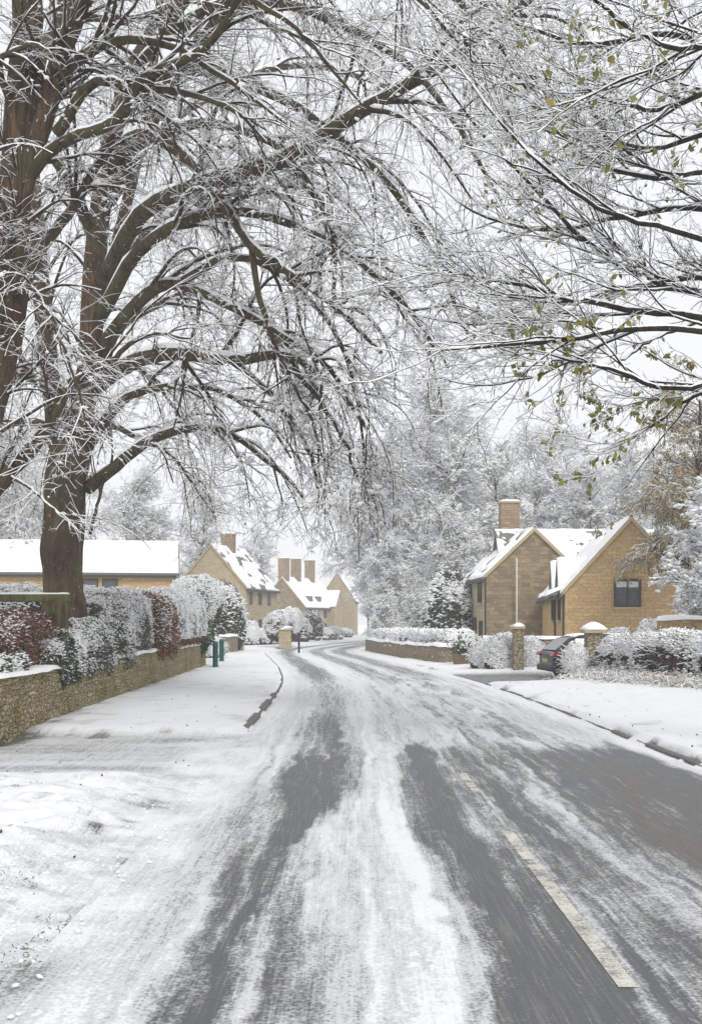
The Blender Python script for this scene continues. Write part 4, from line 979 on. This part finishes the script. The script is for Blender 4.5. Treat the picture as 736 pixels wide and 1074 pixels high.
# mossy gate
G = tag(empty('wooden_gate', (wx(66, 20), 20.2, .7)), 'mossy green wooden gate with heavy top rail in front of the great trunk', 'gate')
def gp(px, py): return np.array([(px - 66) * 20.2 / F, 0, wz(py, 20.2) - .7])
def beam(mb, a, b, w, d=.10):
    a, b = np.asarray(a), np.asarray(b); v = b - a; n_ = norm(np.array([-v[2], 0, v[0]])) * w / 2
    q = np.array([a - n_, b - n_, b + n_, a + n_]); mb.prism(q - np.array([0, d / 2, 0]), q + np.array([0, d / 2, 0]))
for nm, a, b, w, d in (('top_rail', (-120, 628), (70, 627), .13, .16), ('post', (62, 700), (62, 630), .2, .22), ('brace', (-60, 618 + 20), (62, 646 + 6), .07, .07), ('brace', (12, 690), (-14, 632), .09, .08), ('brace', (44, 634), (56, 650), .07, .1), ('lower_rail', (-120, 664), (55, 664), .1, .07)):
    mb = MB(); beam(mb, gp(*a), gp(*b), w, d); mb.build(nm, M['moss_wood'], G, bevel=.012)
mb = MB(); K = 30; xs = np.linspace(gp(-120, 0)[0], gp(70, 0)[0], K); tubes(mb, np.stack([xs, 0 * xs, 0 * xs + gp(0, 627)[2] + .07], 1)[None], np.full((1, K), .06) * rng.uniform(.8, 1.2, (1, K)), 6, flat=.4); mb.build('snow_cover', M['snow'], G, uv=False)

# bollards
def bollard():
    r = empty('bollard')
    prof = [(.07, -.1), (.07, .05), (.062, .08), (.062, .78), (.072, .80), (.072, .84), (.062, .86), (.062, .92), (.04, .96), (.0, .965)]
    n = 16; a = np.linspace(0, 6.2832, n, endpoint=False)
    V = [(rr * math.cos(t), rr * math.sin(t), z) for rr, z in prof for t in a]; i = np.arange(len(prof) - 1)[:, None] * n; j = np.arange(n)[None]; j1 = (j + 1) % n
    mb = MB(); mb.add(V, np.stack([i + j, i + j1, i + n + j1, i + n + j], -1).reshape(-1, 4), 0, True); mb.build('post', M['bollard'], r)
    mb = MB(); clumps(mb, np.array([[0, 0, .975], [.01, 0, .98]]), .045); mb.build('snow_cover', M['snow'], r)
    return r
b1 = bollard(); b1.scale = (1.55, 1.55, .98); b1.location = (wx(226, 40.5), 40.5, .1); tag(b1, 'nearer of the two dark green bollards at the end of the garden wall', 'bollard', 'green bollards by the wall end')
b2 = copy_tree(b1); b2.location = (wx(232.5, 47), 47, .1); tag(b2, 'farther of the two dark green bollards at the end of the garden wall', 'bollard', 'green bollards by the wall end')

# ------------------------------------------------------------------ gardens down the left side
bush('evergreen_bush', 'big dark evergreen bush heaped with snow in front of the pale gabled house', 'shrub', wx(232, 66), 66, .1, 1.45, 3.7, 'conifer', 13000, .14, snow=.55, ns=4000, csize=.11, snow_low=-.1, thr=.55)
bush('mound_shrub', 'low rounded snow-capped shrub just past the green bollards', 'shrub', wx(222, 52), 52, .1, .62, .95, 'grey', 4000, .07, snow=1., ns=5000, csize=.06, snow_low=.3)
rubble_wall('front_wall', 'low pale stone wall in front of the pale gabled house', [(wx(226, 60), 60), (wx(246, 64), 64)], 1.0, .4, M['drystone_pale'], .1)
for k, (px, Y, w, h, lab) in enumerate(((252, 66, .42, 1.45, 'square pale stone gate pillar at the end of the low front wall'), (299, 74, .8, 1.15, 'stout stone pillar below the purple shrub by the left bend'))):
    r = tag(empty('gate_pillar', (wx(px, Y), Y, .1)), lab, 'pillar')
    mb = MB(); mb.box((0, 0, h / 2), (w, w * .8, h)); mb.build('shaft', M['stone_front'], r, bevel=.03)
    mb = MB(); mb.box((0, 0, h + .05), (w + .12, w * .8 + .12, .1)); mb.build('cap_stone', M['sill'], r, bevel=.02)
    mb = MB(); clumps(mb, np.array([[0, 0, h + .12]]), w * .6, fl=.35, elong=1.1); mb.build('snow_cover', M['snow'], r)
bush('purple_shrub', 'dark purple twiggy shrub under a cap of snow, beside the stout pillar', 'shrub', wx(293, 76), 76, .8, .95, 1.8, 'purple', 9000, .10, snow=.9, ns=6000, csize=.09, snow_low=.08, thr=.35)
bush('pale_shrub', 'pale frosted shrub leaning over the stout pillar on its right', 'shrub', wx(305, 80), 80, .8, .85, 2.0, 'grey', 5000, .10, snow=.9, ns=7000, csize=.09, snow_low=.4)
bush('cone_topiary', 'dark green clipped cone before the three-chimney house', 'shrub', wx(327, 112), 112, .1, 1.1, 2.9, 'conifer', 6000, .14, snow=.3, ns=1200, csize=.10, snow_low=0., sup=2.0)
low = [(262, 84, .9, 1.3, 'green', 'low dark shrub right of the gate pillar, left one of the front garden row'), (273, 86, 1.0, 1.25, 'purple', 'low brownish shrub in the middle of the front garden row'), (284, 88, .7, .9, 'grey', 'low snow-buried shrub at the right end of the front garden row'),
       (338, 125, 1.2, 1.2, 'grey', 'low snowy shrub at the foot of the three-chimney house, beside the green cone'), (349, 130, 1.2, 1.3, 'purple', 'low brown shrub under the front gable of the three-chimney house'), (360, 136, 1.2, 1.1, 'grey', 'low snowy shrub in front of the farthest house'),
       (262, 98, .8, 1.9, 'green', 'dark climbing shrub against the pale gabled house wall'), (312, 100, 1.2, 2.2, 'purple', 'bare brown shrub left of the green cone')]
for px, Y, r_, h_, lf, lab in low:
    bush('garden_shrub', lab, 'shrub', wx(px, Y), Y, .08, r_, h_, lf, 2600, .12, group='garden shrubs down the left side', snow=.9, ns=2600, csize=.10, snow_low=.15)
bp = tag(empty('marker_post', (wx(313.5, 62), 62, .08)), 'thin black post on the pavement edge before the left bend', 'post')
mb = MB(); mb.box((0, 0, .5), (.12, .12, 1.0)); mb.build('shaft', M['black_pipe'], bp, bevel=.02)
mb = MB(); mb.box((0, 0, 1.03), (.16, .16, .06)); mb.build('cap', M['black_pipe'], bp)
# low row of stones along far verge
for k, px in enumerate((333, 341, 349, 357)):
    Y = 106 + k * 2.5; r = tag(empty('edge_boulder', (wx(px, Y), Y, .1)), ('leftmost', 'second', 'third', 'rightmost')[k] + ' of the four snow-capped boulders lining the verge before the far houses', 'boulder', 'boulders on the far verge')
    mb = MB(); clumps(mb, np.array([[0, 0, .12]]), .42, elong=1.2); mb.build('stone', M['kerb'], r); mb = MB(); clumps(mb, np.array([[0, 0, .32]]), .40, fl=.35, elong=1.2); mb.build('snow_cover', M['snow'], r)

# ------------------------------------------------------------------ right side
hedge('low_hedge', 'low snow-topped hedge with straw-brown sides curving round the inside of the bend', 'hedge', [(4.4, 45.5, .25), (3.3, 52, .25), (2.35, 60, .25), (1.85, 67, .25)], [(.65, 1.1), (.75, 1.1), (.75, 1.1), (.75, 1.05)], 'twiggy', 15000, .09, snow=1.0, ns=16000, csize=.085, snow_low=.18, leaf2='grey', sup=3.5)
rubble_wall('roadside_wall', 'low tan stone wall with snow on top curving round the inside of the bend', [(5.0, 44.2), (3.75, 45.5), (2.55, 52), (1.6, 60), (1.05, 67)], .78, .4, M['drystone_pale'], .12)
hedge('straw_hedge', 'strip of straw-coloured stems between the low hedge and the cottage bay', 'hedge', [(4.0, 46.5, .1), (5.6, 51.5, .1)], (.5, 1.15), 'twiggy', 8000, .10, snow=.5, ns=1800, csize=.06, snow_low=.05, leaf2='brown', mix2=lambda P: rng.random(len(P)) < .12)
bush('dark_evergreen', 'dark green conifer with drooping snowy boughs at the cottage left wall', 'tree', wx(471, 66), 66, .1, 1.55, 4.6, 'conifer', 15000, .16, snow=.6, ns=5000, csize=.12, snow_low=-.05, thr=.4, bulge=.3)
bush('dark_evergreen', 'smaller dark evergreen left of the drooping conifer behind the low hedge', 'tree', wx(437, 78), 78, .1, 1.3, 3.2, 'conifer', 9000, .15, snow=.7, ns=3200, csize=.11, snow_low=.0, thr=.35)
# planter
pl = tag(empty('planter', (wx(484, 42.5), 42.5, .1)), 'brown planter with a small snowy plant by the cottage corner', 'planter')
mb = MB(); a = np.array([(-.28, -.28, 0), (.28, -.28, 0), (.28, .28, 0), (-.28, .28, 0)]); b_ = a * 1.25 + np.array([0, 0, .42]); mb.prism(a, b_); mb.build('tub', M['terracotta'], pl, bevel=.02)
mb = MB(); C_ = np.array([[0, 0, .7]]) + rng.normal(size=(700, 3)) * np.array([.2, .2, .14]); leaves(mb, C_, .11, 0, .5); mb.build('foliage', LEAF['green'], pl, uv=False)
mb = MB(); clumps(mb, np.array([[0, 0, .74]]) + rng.normal(size=(160, 3)) * np.array([.22, .22, .12]), .05); mb.build('snow_cover', M['snow'], pl, uv=False)
# garden wall behind shrubs
rubble_wall('cottage_wall', 'low stone wall topped with snow running in front of the weathered cottage gable', [(wx(508, 42), 42), (wx(560, 41), 41), (wx(640, 40), 40)], 1.15, .35, M['drystone_pale'], .1)
sp = tag(empty('gate_pillar', (wx(543, 36.8), 36.8, .05)), 'slim stone pillar among the snowy shrubs left of the dark car', 'pillar')
mb = MB(); mb.box((0, 0, .72), (.34, .34, 1.45)); mb.build('shaft', M['drystone_pale'], sp, bevel=.02)
mb = MB(); mb.box((0, 0, 1.49), (.42, .42, .08)); mb.build('cap_stone', M['sill'], sp); mb = MB(); clumps(mb, np.array([[0, 0, 1.55]]), .22, fl=.4, elong=1.1); mb.build('snow_cover', M['snow'], sp)
for px, Y, r_, h_, lab in ((512, 38.5, .62, 1.15, 'snow-laden shrub leftmost in the row before the cottage wall'), (526, 37.8, .62, 1.35, 'snow-laden shrub in the middle of the row, left of the slim pillar'), (555, 37.6, .42, 1.2, 'snow-laden shrub right of the slim pillar, beside the car')):
    bush('front_shrub', lab, 'shrub', wx(px, Y), Y, .02, r_, h_, 'twiggy', 3500, .07, group='shrubs before the cottage wall', snow=.7, ns=5200, csize=.048, snow_low=.38, bulge=.3, leaf2='green')
# big gate post with pyramid snow cap
gpil = tag(empty('gate_pillar', (wx(622, 31), 31, .05)), 'stout stone gate pillar with a pyramid of snow on top, right of the car', 'pillar')
mb = MB(); mb.box((0, 0, .68), (.44, .44, 1.36)); mb.build('shaft', M['drystone_pale'], gpil, bevel=.02)
mb = MB(); mb.box((0, 0, 1.41), (.62, .62, .10)); mb.build('cap_stone', M['sill'], gpil, bevel=.015)
n = 20; a = np.linspace(0, 2 * math.pi, n, endpoint=False); rings = [(.33, 1.455), (.345, 1.49), (.27, 1.56), (.16, 1.63), (.05, 1.675)]
V = [(r * np.sign(math.cos(t)) * abs(math.cos(t)) ** .6, r * np.sign(math.sin(t)) * abs(math.sin(t)) ** .6, z) for r, z in rings for t in a]
i = np.arange(len(rings) - 1)[:, None] * n; j = np.arange(n)[None]; j1 = (j + 1) % n
mb = MB(); mb.add(V, [np.stack([i + j, i + j1, i + n + j1, i + n + j], -1).reshape(-1, 4), (np.arange(n) + (len(rings) - 1) * n)[None]], 0, True); mb.build('snow_cover', M['snow'], gpil, uv=False)
bush('front_shrub', 'snowy twiggy shrub hiding the front of the dark car, left of the stout pillar', 'shrub', wx(603, 30.8), 30.8, .08, .36, 1.0, 'twiggy', 3000, .06, snow=.7, ns=4200, csize=.042, snow_low=.4, bulge=.3)
hedge('field_hedge', 'long twiggy hedge under heavy snow along the right verge beside the stout pillar', 'hedge', [(7.0, 30.4, .15), (7.9, 27.5, .18), (9.2, 24, .2), (11, 19, .2)], [(.5, 1.15), (.6, 1.2), (.65, 1.3), (.7, 1.3)], 'twiggy', 26000, .06, snow=1.0, ns=24000, csize=.045, snow_low=.08, leaf2='green', mix2=lambda P: rng.random(len(P)) < .3, sup=3.)
hedge('rear_hedge', 'second snowy hedge running behind the long twiggy hedge on the right', 'hedge', [(8.9, 33, .1), (12.5, 30, .1)], (.6, 1.35), 'twiggy', 7000, .08, snow=1.2, ns=9000, csize=.07, snow_low=.35)
bush('round_bush', 'small round snow-capped bush below the brown cottage window', 'shrub', wx(646, 38), 38, .1, .55, 1.45, 'green', 3500, .07, snow=1.1, ns=4000, csize=.055, snow_low=.1)
rubble_wall('side_wall', 'short stone wall with a snowy top at the right edge beyond the hedge', [(wx(692, 37), 37), (wx(760, 35), 35)], 1.82, .35, M['stone_gold'], .12)
bush('round_bush', 'dark bush with a slanting snow cap against the foot of the golden gable', 'shrub', wx(681, 42), 42, .1, .5, 1.85, 'green', 2500, .08, snow=1.0, ns=2200, csize=.07, snow_low=.05)
# dead grass and stalks at the hedge foot
mb = MB(); ngr = 5200
t = rng.random(ngr); gy = 31.5 - t * 11; gx = np.interp(gy, [19, 24, 27.5, 32], [10.2, 8.5, 7.2, 6.3]) - np.abs(rng.normal(size=ngr)) * .38
gz = ground_z(gx, gy)
b0 = np.stack([gx, gy, gz - .02], 1); dr_ = norm(np.stack([rng.normal(size=ngr), rng.normal(size=ngr), rng.uniform(.6, 2, ngr)], 1)); ln_ = rng.uniform(.12, .55, (ngr, 1))
Pg = np.stack([b0, b0 + dr_ * ln_ * .55, b0 + (dr_ + np.array([0, 0, -.35])) * ln_], 1)
tubes(mb, Pg, np.full((ngr, 3), .005), 3, 0); snow_on(mb, Pg, np.full((ngr, 3), .006), 3, .013, 1., 1)
tag(mb.build('verge_grass', [M['grass_dry'], M['snow']], uv=False), 'snow-matted dry grass and stalks along the foot of the right hedge', 'grass', kind='stuff')

mb = MB()
for tx, ty, nn in ((-1.62, 5.6, 70), (-1.55, 6.1, 50), (-1.75, 5.1, 60), (-3.1, 10.6, 60), (-3.0, 9.0, 40), (-2.5, 8.2, 30), (-3.3, 7.6, 40), (-2.0, 6.9, 30)):
    gx = tx + rng.normal(size=nn) * .10; gy = ty + rng.normal(size=nn) * .13; b0 = np.stack([gx, gy, ground_z(gx, gy) - .01], 1)
    dr_ = norm(np.stack([rng.normal(size=nn), rng.normal(size=nn), rng.uniform(.3, 1.3, nn)], 1)); ln_ = rng.uniform(.02, .06, (nn, 1))
    tubes(mb, np.stack([b0, b0 + dr_ * ln_ * .6, b0 + (dr_ + np.array([0, 0, -.3])) * ln_], 1), np.full((nn, 3), .0022), 3)
tag(mb.build('grass_tufts', LEAF['green'], uv=False), 'dark tufts of grass poking through the snow of the near left verge', 'grass', kind='stuff')
# ------------------------------------------------------------------ car
def make_car():
    root = empty('parked_car', (8.05, 34.3, -.02), math.atan2(.12, .99)); root.scale = (1, 1, .87)
    # local x forward, rear at -2.2; sections along x: (x, z_low, z_belt, half width low, belt)
    secs = [(-2.20, .42, .92, .74, .80), (-2.10, .28, 1.02, .84, .87), (-1.7, .24, 1.04, .91, .91), (-.9, .22, 1.02, .93, .92), (.2, .22, 1.00, .93, .92), (1.1, .22, .98, .92, .90), (1.75, .25, .90, .88, .84), (2.1, .32, .80, .78, .74), (2.22, .42, .68, .66, .64)]
    ring = []
    for x, zl, zb, wl_, wb in secs:
        zm = (zl + zb) / 2
        ring.append([(x, -wl_ * .93, zl), (x, -wl_, zl + .12), (x, -wl_ * 1.01, zm), (x, -wb, zb - .05), (x, -wb * .90, zb), (x, 0, zb + .03), (x, wb * .90, zb), (x, wb, zb - .05), (x, wl_ * 1.01, zm), (x, wl_, zl + .12), (x, wl_ * .93, zl), (x, 0, zl - .02)])
    V = np.array(ring); nr, nc = V.shape[:2]; i = np.arange(nr - 1)[:, None] * nc; j = np.arange(nc)[None]; j1 = (j + 1) % nc
    mb = MB(); mb.add(V.reshape(-1, 3), [np.stack([i + j, i + nc + j, i + nc + j1, i + j1], -1).reshape(-1, 4), np.arange(nc)[None], (np.arange(nc)[::-1] + (nr - 1) * nc)[None]], 0, True)
    body = mb.build('body', M['carpaint'], root); s_ = body.modifiers.new('s', 'SUBSURF'); s_.levels = s_.render_levels = 2
    cab = [(-2.08, 1.00, .80, .0), (-1.86, 1.22, .76, 0), (-1.62, 1.46, .70, 0), (-1.3, 1.56, .66, 0), (-.5, 1.60, .66, 0), (.2, 1.57, .66, 0), (.55, 1.44, .68, 0), (1.15, 1.03, .78, 0)]
    ring = [[(x, -.86, .99), (x, -(w + .86) / 2, (z + .99) / 2), (x, -w, z - .04), (x, -w * .8, z), (x, 0, z + .02), (x, w * .8, z), (x, w, z - .04), (x, (w + .86) / 2, (z + .99) / 2), (x, .86, .99)] for x, z, w, _ in cab]
    V = np.array(ring); nr, nc = V.shape[:2]; i = np.arange(nr - 1)[:, None] * nc; j = np.arange(nc - 1)[None]
    mb = MB(); mb.add(V.reshape(-1, 3), np.stack([i + j, i + nc + j, i + nc + j + 1, i + j + 1], -1).reshape(-1, 4), 0, True)
    mb.build('cabin', M['carpaint'], root)
    for sy in (-1, 1):
        for xs in (((-1.62, -1.15), (-1.50, -1.0)), ((-1.06, -.32), (-.9, -.32)), ((-.24, .80), (-.24, .36))):
            (xa, xb), (xc, xd) = xs
            y0, y1 = sy * .875, sy * .745
            mb = MB(); q = np.array([(xa, y0, 1.06), (xb, y0, 1.06), (xd, y1, 1.44), (xc, y1, 1.44)]); mb.prism(q, q - np.array([0, sy * .03, 0])); mb.build('side_window', M['glass'], root)
        mb = MB(); q = np.array([(-2.19, sy * .60, .84), (-2.19, sy * .82, .84), (-2.0, sy * .915, .88), (-2.0, sy * .91, .98), (-2.12, sy * .86, .98), (-2.15, sy * .60, .93)]); mb.prism(q, q + np.array([-.06, sy * .012, .0])); mb.build('tail_light', M['redlamp'], root)
        mb = MB(); mb.box((2.12, sy * .58, .72), (.14, .30, .13)); mb.build('headlight', M['alloy'], root, bevel=.03)
        mb = MB(); mb.box((.62, sy * 1.0, 1.07), (.14, .2, .14)); mb.build('mirror', M['carpaint'], root, bevel=.03)
        for x in (-1.35, 1.4):
            n = 28; a = np.linspace(0, 2 * math.pi, n, endpoint=False)
            def cyl(r0, y0, r1, y1): return [(x + r0 * math.cos(t), y0, .34 + r0 * math.sin(t)) for t in a], [(x + r1 * math.cos(t), y1, .34 + r1 * math.sin(t)) for t in a]
            mb = MB(); p, q = cyl(.34, sy * .72, .34, sy * .95); mb.prism(np.array(p), np.array(q)); w_ = mb.build('wheel', M['rubber'], root)
            mb = MB(); p, q = cyl(.22, sy * .94, .20, sy * .965); mb.prism(np.array(p), np.array(q)); mb.build('rim', M['alloy'], w_)
    mb = MB(); q = np.array([(-2.095, -.66, 1.05), (-2.095, .66, 1.05), (-1.66, .58, 1.46), (-1.66, -.58, 1.46)]); mb.prism(q, q + np.array([.03, 0, -.02])); mb.build('rear_window', M['glass'], root)
    mb = MB(); mb.box((-2.16, 0, .42), (.16, 1.6, .2)); mb.build('bumper', M['black_pipe'], root, bevel=.04)
    mb = MB(); mb.box((-2.205, 0, .68), (.02, .52, .11)); mb.build('number_plate', M['plate'], root)
    mb = MB(); q = np.array([(-1.5, -.56), (.2, -.56), (.2, .56), (-1.5, .56)])
    xs, ys_ = np.meshgrid(np.linspace(-1.5, .25, 20), np.linspace(-.6, .6, 14), indexing='ij'); e = np.minimum.reduce([xs + 1.5, .25 - xs, ys_ + .6, .6 - ys_])
    zs = 1.58 + .05 * sstep(0, .12, e) - .02 * (e < .01) - .04 * ((xs + .6) / 1) ** 2 - .05 * (ys_ / .6) ** 2
    mb.add(np.stack([xs, ys_, zs], -1).reshape(-1, 3), grid_faces(20, 14), 0, True); mb.build('snow_cover', M['snow'], root)
    return root
tag(make_car(), 'dark blue car parked in the drive between the slim and the stout gate pillars', 'car')

# ------------------------------------------------------------------ small clods and leaves on the ground
def scatter(name, label, n, fx, size, mat, kindf='clump'):
    X, Y = fx(n); Z = ground_z(X, Y); inr = np.abs(X - road_x(Y)) < HW; Z = np.where(inr, .03, Z)
    mb = MB()
    if kindf == 'clump': clumps(mb, np.stack([X, Y, Z + size * .15], 1), size, 0, .6, 1.6)
    else: leaves(mb, np.stack([X, Y, Z + .012], 1), size, 0, .7)
    return tag(mb.build(name, mat, uv=False), label, 'debris' if mat != M['snow'] else 'snow', kind='stuff')
scatter('snow_clods', 'loose clods of snow scattered on the near left verge and gutter', 450, lambda n: (road_x(6.) - HW - .2 - np.abs(rng.normal(size=n)) * 1.6 + .35, rng.uniform(4, 11.5, n)), .014, M['snow'])
scatter('fallen_leaves', 'small dark leaves and grit strewn over the snowy verges', 110, lambda n: (np.where(rng.random(n) < .5, road_x(8.) - HW - np.abs(rng.normal(size=n)) * 1.6, road_x(20.) + HW + .1 + np.abs(rng.normal(size=n)) * .8), rng.uniform(4.5, 30, n)), .035, M['dead'], 'leaf')

# ------------------------------------------------------------------ haze
HAZE = 0.0014
if HAZE:
    mb = MB(); mb.box((10, 110, 14.45), (420, 330, 31.0))
    m = bpy.data.materials.new('winter_haze'); m.use_nodes = True; nt = m.node_tree; nt.nodes.remove(nt.nodes['Principled BSDF'])
    v = nt.nodes.new('ShaderNodeVolumePrincipled'); v.inputs['Color'].default_value = (.93, .95, .97, 1); v.inputs['Density'].default_value = HAZE
    nt.links.new(v.outputs[0], nt.nodes['Material Output'].inputs['Volume'])
    tag(mb.build('haze', m, uv=False), 'thin pale winter haze softening the far trees', 'haze', kind='stuff')

# ------------------------------------------------------------------ sky, sun, camera
w = bpy.data.worlds.new('World'); sc.world = w; w.use_nodes = True; g = NG(w.node_tree); bg = w.node_tree.nodes['Background']
sky = g.n('ShaderNodeTexSky', sky_type='NISHITA'); sky.sun_disc = False; sky.sun_elevation = Rd(38); sky.sun_rotation = Rd(200); sky.air_density = 1.5; sky.dust_density = 4
gen = g.coord('Generated')
cloud = g.mix(g.noise(g.mapping(gen, (1, 1, 3)), 1.6, 5, .55), (7.5, 7.65, 7.9), (8.3, 8.4, 8.5))
g.l(g.mix(.93, sky.outputs[0], cloud), bg.inputs[0]); bg.inputs[1].default_value = 0.10
sun = bpy.data.lights.new('sun', 'SUN'); sun.energy = 1.5; sun.angle = Rd(20); sun.color = (1, .97, .93)
so = bpy.data.objects.new('sun', sun); col.objects.link(so); so.rotation_euler = (Rd(48), 0, Rd(20))
cam = bpy.data.cameras.new('camera'); co_ = bpy.data.objects.new('camera', cam); col.objects.link(co_)
co_.location = (0, 0, H); co_.rotation_euler = (Rd(90), 0, 0)
cam.sensor_fit = 'VERTICAL'; cam.sensor_height = 24; cam.lens = 24 * F / 1074; cam.shift_y = (HY - 537) / 1074; cam.clip_end = 4000; cam.clip_start = .1
sc.camera = co_
sc.render.engine = 'CYCLES'
sc.view_settings.view_transform = 'Standard'; sc.view_settings.look = 'None'; sc.view_settings.gamma = 1; sc.view_settings.exposure = 0.33
sc.cycles.max_bounces = 6; sc.cycles.diffuse_bounces = 4; sc.cycles.volume_bounces = 1; sc.cycles.transparent_max_bounces = 6
sc.cycles.use_denoising = True
